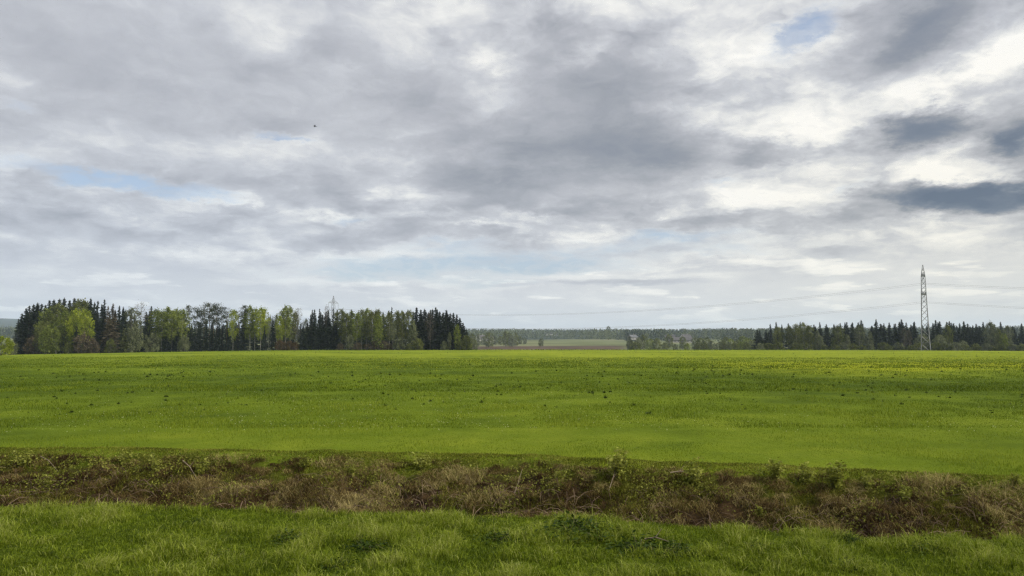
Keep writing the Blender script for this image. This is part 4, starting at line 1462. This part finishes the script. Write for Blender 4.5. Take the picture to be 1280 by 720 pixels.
M['sapling'] = leaf_mat('sapling_leaves', (0.14, 0.155, 0.022), (0.26, 0.28, 0.045), (0.38, 0.39, 0.10), 0.45, 2.0)
M['greentwig'] = plain_mat('green_twigs', (0.07, 0.06, 0.03), (0.13, 0.12, 0.06), 4.0)
SAP = []
for q in range(5):
    st, lf = make_sapling(400 + q, 0.9)
    a, b_ = lf.mesh('sapling_leaves'), st.mesh('sapling_stem')
    a.materials.append(M['sapling'])
    b_.materials.append(M['greentwig'])
    SAP.append((a, b_))
SG = 'young shrubs on the ditch bank'
for q, (px, py, h, lab) in enumerate([
    (770, 588, 0.85, 'tallest thin young shrub on the ditch bank, right of the middle'),
    (866, 596, 0.75, 'bushy pale green young shrub on the ditch bank, above the dark hollow'),
    (528, 578, 0.60, 'leafy young shrub at the top of the bank, left of the middle'),
    (972, 592, 0.70, 'pale upright young shrub near the bank top, right of the bushy one'),
    (1008, 596, 0.60, 'young shrub second of three together on the right bank'),
    (1042, 602, 0.75, 'widest of three young shrubs together on the right bank'),
    (1085, 604, 0.50, 'low leafy shrub right of the three shrubs on the bank'),
    (28, 575, 0.60, 'leafy young shrub on the bank near the left border'),
    (156, 572, 0.55, 'thin young shrub breaking the meadow edge on the left bank'),
    (195, 580, 0.55, 'wide leafy shrub below the thin one on the left bank'),
    (250, 582, 0.50, 'yellowish leafy shrub on the left bank above a reddish patch'),
    (62, 600, 0.45, 'low arching shrub with pale twigs on the left bank'),
    (700, 592, 0.40, 'small straw-coloured shrub on the bank between two bare patches'),
    (1272, 600, 0.45, 'low shrub on the bank at the right border'),
    (950, 640, 0.40, 'green shrub low in the ditch below the three shrubs'),
    (1130, 620, 0.50, 'rounded green shrub in the ditch below the pale straw tuft'),
    (440, 585, 0.45, 'green leafy shrub on the bank left of the leafy bank-top shrub'),
    (380, 576, 0.45, 'small shrub under the meadow edge over pale dead grass')]):
    p = ditch_at(px, py + 11)
    h = h * 0.78
    r = root('young_shrub', (p.x, p.y, p.z - 0.03), lab, 'shrub', SG, random.random() * 6.28, (h / 0.9 * 1.6, h / 0.9 * 1.6, h / 0.9))
    link('foliage', SAP[q % 5][0], None, r)
    link('stem', SAP[q % 5][1], None, r)

# single sticks, pale straw tuft, dead branch
M['stick'] = plain_mat('weathered_wood', (0.16, 0.12, 0.08), (0.30, 0.24, 0.17), 4.0)


def stick(px0, py0, px1, py1, r0, lift0, lift1, lab, name='dead_branch'):
    a, c = ditch_at(px0, py0), ditch_at(px1, py1)
    a, c = np.array(a) + [0, 0, lift0], np.array(c) + [0, 0, lift1]
    m1 = a * 0.6 + c * 0.4 + [0.02, 0.02, 0.03]
    bb = MB()
    bb.tube([a, m1, c], [r0, r0 * 0.8, r0 * 0.35], 6)
    e = m1 + unit(np.array([0.4, 0.1, 0.5])) * 0.14
    bb.tube([m1, e], [r0 * 0.5, r0 * 0.2], 4)
    tag(link(name, bb.mesh(name, True), M['stick']), lab, 'branch', 'dead branches in the ditch')


stick(761, 616, 771, 600, 0.010, 0.05, 0.30, 'pale stick leaning upright below the tallest young shrub')
stick(228, 588, 246, 606, 0.009, 0.22, 0.12, 'reddish stick lying in the left part of the ditch')
stick(838, 597, 866, 600, 0.016, 0.10, 0.14, 'dark branch lying level over the hollow below the bushy shrub')
stick(640, 628, 653, 604, 0.008, 0.06, 0.30, 'thin stick standing near the pale bare patch of the ditch')
stick(50, 584, 72, 598, 0.008, 0.25, 0.16, 'pale arching twig below the leafy shrub at the left border')
stick(806, 684, 836, 687, 0.012, 0.10, 0.10, 'pale dead stalk lying on the near grass right of the dark weeds', 'dead_stalk')


def straw_tuft(px, py, n, h, lab):
    rg = np.random.default_rng(int(px))
    p = ditch_at(px, py)
    an, rr = rg.random(n) * 2 * PI, np.sqrt(rg.random(n))
    V, Fc, tv = blades(p.x + np.cos(an) * rr * 0.55, p.y + np.sin(an) * rr * 0.22, h * (0.5 + 0.7 * rg.random(n)), np.full(n, 0.009), 0.6 + 0.9 * rg.random(n),
                       0.75 + 0.2 * rg.normal(size=n), rg, 0.5)
    V = V - np.array([p.x, p.y, p.z])
    o = link('dry_grass_tuft', mesh_np('dry_grass_tuft', V, [Fc], {'rnd': tv}), M['straw'])
    o.location = p
    tag(o, lab, 'grass tuft', 'pale dry grass tufts on the ditch bank')


straw_tuft(1160, 610, 420, 0.34, 'whitish dry grass tuft at the bank top in the right half')
straw_tuft(578, 600, 360, 0.32, 'pale dry grass tuft over the bare patch near the middle of the ditch')
straw_tuft(600, 625, 260, 0.28, 'pinkish dry grass tuft low in the ditch near the middle')
straw_tuft(420, 584, 220, 0.26, 'grey dry grass tuft below the meadow edge, left of the middle')
straw_tuft(280, 576, 160, 0.22, 'bleached dry grass tuft at the meadow edge of the left bank')
straw_tuft(1245, 622, 260, 0.30, 'tan dry grass tuft arching over at the right end of the ditch')
straw_tuft(1060, 640, 240, 0.28, 'tan dry grass tuft beside the dark hollow of the right ditch')


# ------------------------------------------------------------------ weeds
def make_weed(seed, W_, H_, n):
    rg = np.random.default_rng(seed)
    b = MB()
    for q in range(n):
        an = q * 2.399 + rg.normal() * 0.3
        el_ = rg.uniform(0.25, 1.2)
        L = W_ * 0.55 * rg.uniform(0.6, 1.1)
        d_ = np.array([math.cos(an) * math.cos(el_), math.sin(an) * math.cos(el_), math.sin(el_) * H_ / W_ * 1.5])
        s_ = np.array([-math.sin(an), math.cos(an), 0]) * L * 0.17
        o_ = np.array([rg.normal() * 0.04, rg.normal() * 0.04, 0]) * W_ / 0.4
        p0, p1, p2 = o_, o_ + d_ * L * 0.55 + [0, 0, 0.02], o_ + d_ * L + [0, 0, -0.12 * L]
        b.add([p0 - s_ * 0.3, p0 + s_ * 0.3, p1 + s_, p1 - s_, p2], [(0, 1, 2, 3)], [(3, 2, 4)])
    for q in range(3):
        an = rg.random() * 2 * PI
        b.tube([(0, 0, 0), (math.cos(an) * 0.05, math.sin(an) * 0.05, H_ * rg.uniform(0.9, 1.3))], [0.006, 0.003], 3)
    return b


M['dock'] = leaf_mat('dock_leaves', (0.014, 0.026, 0.003), (0.030, 0.052, 0.005), (0.06, 0.09, 0.010), 0.15, 6.0)
M['nettle'] = leaf_mat('nettle_leaves', (0.014, 0.030, 0.003), (0.034, 0.058, 0.005), (0.07, 0.105, 0.010), 0.25, 5.0)
WD = []
for q in range(6):
    me = make_weed(500 + q, 0.42, 0.30, 30).mesh('dock_weed')
    me.materials.append(M['dock'])
    WD.append(me)
rg = np.random.default_rng(17)
cand = []
while len(cand) < 1500:
    y = 1 / (1 / 27 + rg.random() ** 0.42 * (1 / 290 - 1 / 27))
    x = rg.uniform(-1.0, 1.0) * y * 0.67
    if fbm(np.array([x * 0.03]), np.array([y * 0.02]), 101, 2)[0] + 0.5 * (fbm(np.array([x * 0.16]), np.array([y * 0.11]), 103, 2)[0] - 0.5) + 0.12 * rg.normal() < (0.45 if y > 85 else 0.62) or y < float(far_edge(np.array([x]))[0]) + 6:
        continue
    s = (0.30 + 0.60 * rg.random() ** 1.8) * (1.0 if y > 60 else 0.7)
    cand.append((s / y, x, y, s))
cand.sort(reverse=True)
for q, (_, x, y, s) in enumerate(cand[:300]):
    o = link('dock_weed', WD[q % 6], None)
    o.location = (x, y, gz1(x, y) - 0.02)
    o.rotation_euler = (0, 0, rg.random() * 6.28)
    o.scale = (s * 1.15, s * 1.15, s)
    tag(o, 'dark green weed clump dotted over the open meadow', 'weed', 'dark weed clumps dotted over the meadow')
b = MB()
for q, (_, x, y, s) in enumerate(cand[300:]):
    w = make_weed(600 + q % 9, 0.45 * s, 0.30 * s, 12)
    o_ = np.array([x, y, gz1(x, y) - 0.02])
    for V in w.v:
        pass
    nb = b.n
    b.v += [V + o_ for V in w.v]
    b.q += [f + nb for f in w.q]
    b.t += [f + nb for f in w.t]
    b.n += w.n
tag(link('distant_weeds', b.mesh('distant_weeds'), M['dock']), 'tiny dark weed clumps speckling the farthest meadow', 'weeds', kind='stuff')

WN = []
for q in range(4):
    bw, bs = MB(), MB()
    rgw = np.random.default_rng(700 + q)
    nw = 420
    Cw = rgw.normal(size=(nw, 3)) * np.array([0.15, 0.13, 0.06])
    Cw[:, 2] = 0.02 + np.abs(Cw[:, 2]) * 1.3 * np.exp(-(Cw[:, 0] ** 2 + Cw[:, 1] ** 2) * 14) + 0.05 * rgw.random(nw)
    rand_cards(bw, Cw, np.full(nw, 0.022), rgw, 0.5, 0.5)
    for _ in range(9):
        aw = rgw.random() * 6.28
        bs.tube([(0, 0, 0), (math.cos(aw) * 0.1, math.sin(aw) * 0.1, 0.12), (math.cos(aw) * 0.18, math.sin(aw) * 0.18, 0.2 * rgw.random() + 0.06)], [0.003, 0.002, 0.001], 3)
    me, ms = bw.mesh('weed_leaves'), bs.mesh('weed_stem')
    me.materials.append(M['nettle'])
    ms.materials.append(M['greentwig'])
    WN.append((me, ms))
NG = 'dark leafy weed patches in the near grass'
for q, (px, py, s, lab) in enumerate([
    (460, 688, 1.0, 'dark round weed patch in the near grass, left of the middle'),
    (362, 678, 0.9, 'dull green weed patch left of the dark round one'),
    (622, 677, 0.9, 'weed patch in the near grass just left of the large dark patch'),
    (716, 668, 1.5, 'largest dark weed patch in the near grass'),
    (745, 676, 1.2, 'dark weeds adjoining the largest patch on its right'),
    (800, 690, 1.2, 'dark weed patch beside the pale dead stalk'),
    (842, 692, 1.0, 'weed patch at the right end of the pale dead stalk'),
    (50, 632, 0.9, 'leafy weed on the lip of the ditch near the left border'),
    (105, 640, 0.6, 'small weed in the grass below the ditch lip on the left'),
    (245, 655, 0.6, 'small weed patch between the ditch lip and pale dead stems'),
    (610, 655, 0.6, 'small weed near the ditch lip at the middle'),
    (1062, 677, 0.7, 'small dark weed in the right half of the near grass'),
    (1160, 690, 0.8, 'olive weed patch in the near grass toward the right border'),
    (950, 690, 0.8, 'weed patch right of the pale stalk in the near grass'),
    (275, 700, 0.7, 'weed patch in the near grass close to the lower border'),
    (420, 712, 0.8, 'lowest weed patch, cut by the lower border left of the middle'),
    (1060, 712, 0.8, 'lowest weed patch, cut by the lower border right of the middle')]):
    p = ditch_at(px, py)
    o = root('weed_clump', (p.x, p.y, p.z - 0.02), lab, 'weed', NG, q * 1.3, (s * 1.25, s * 1.1, s * 0.85))
    link('leaves', WN[q % 4][0], None, o)
    link('stem', WN[q % 4][1], None, o)
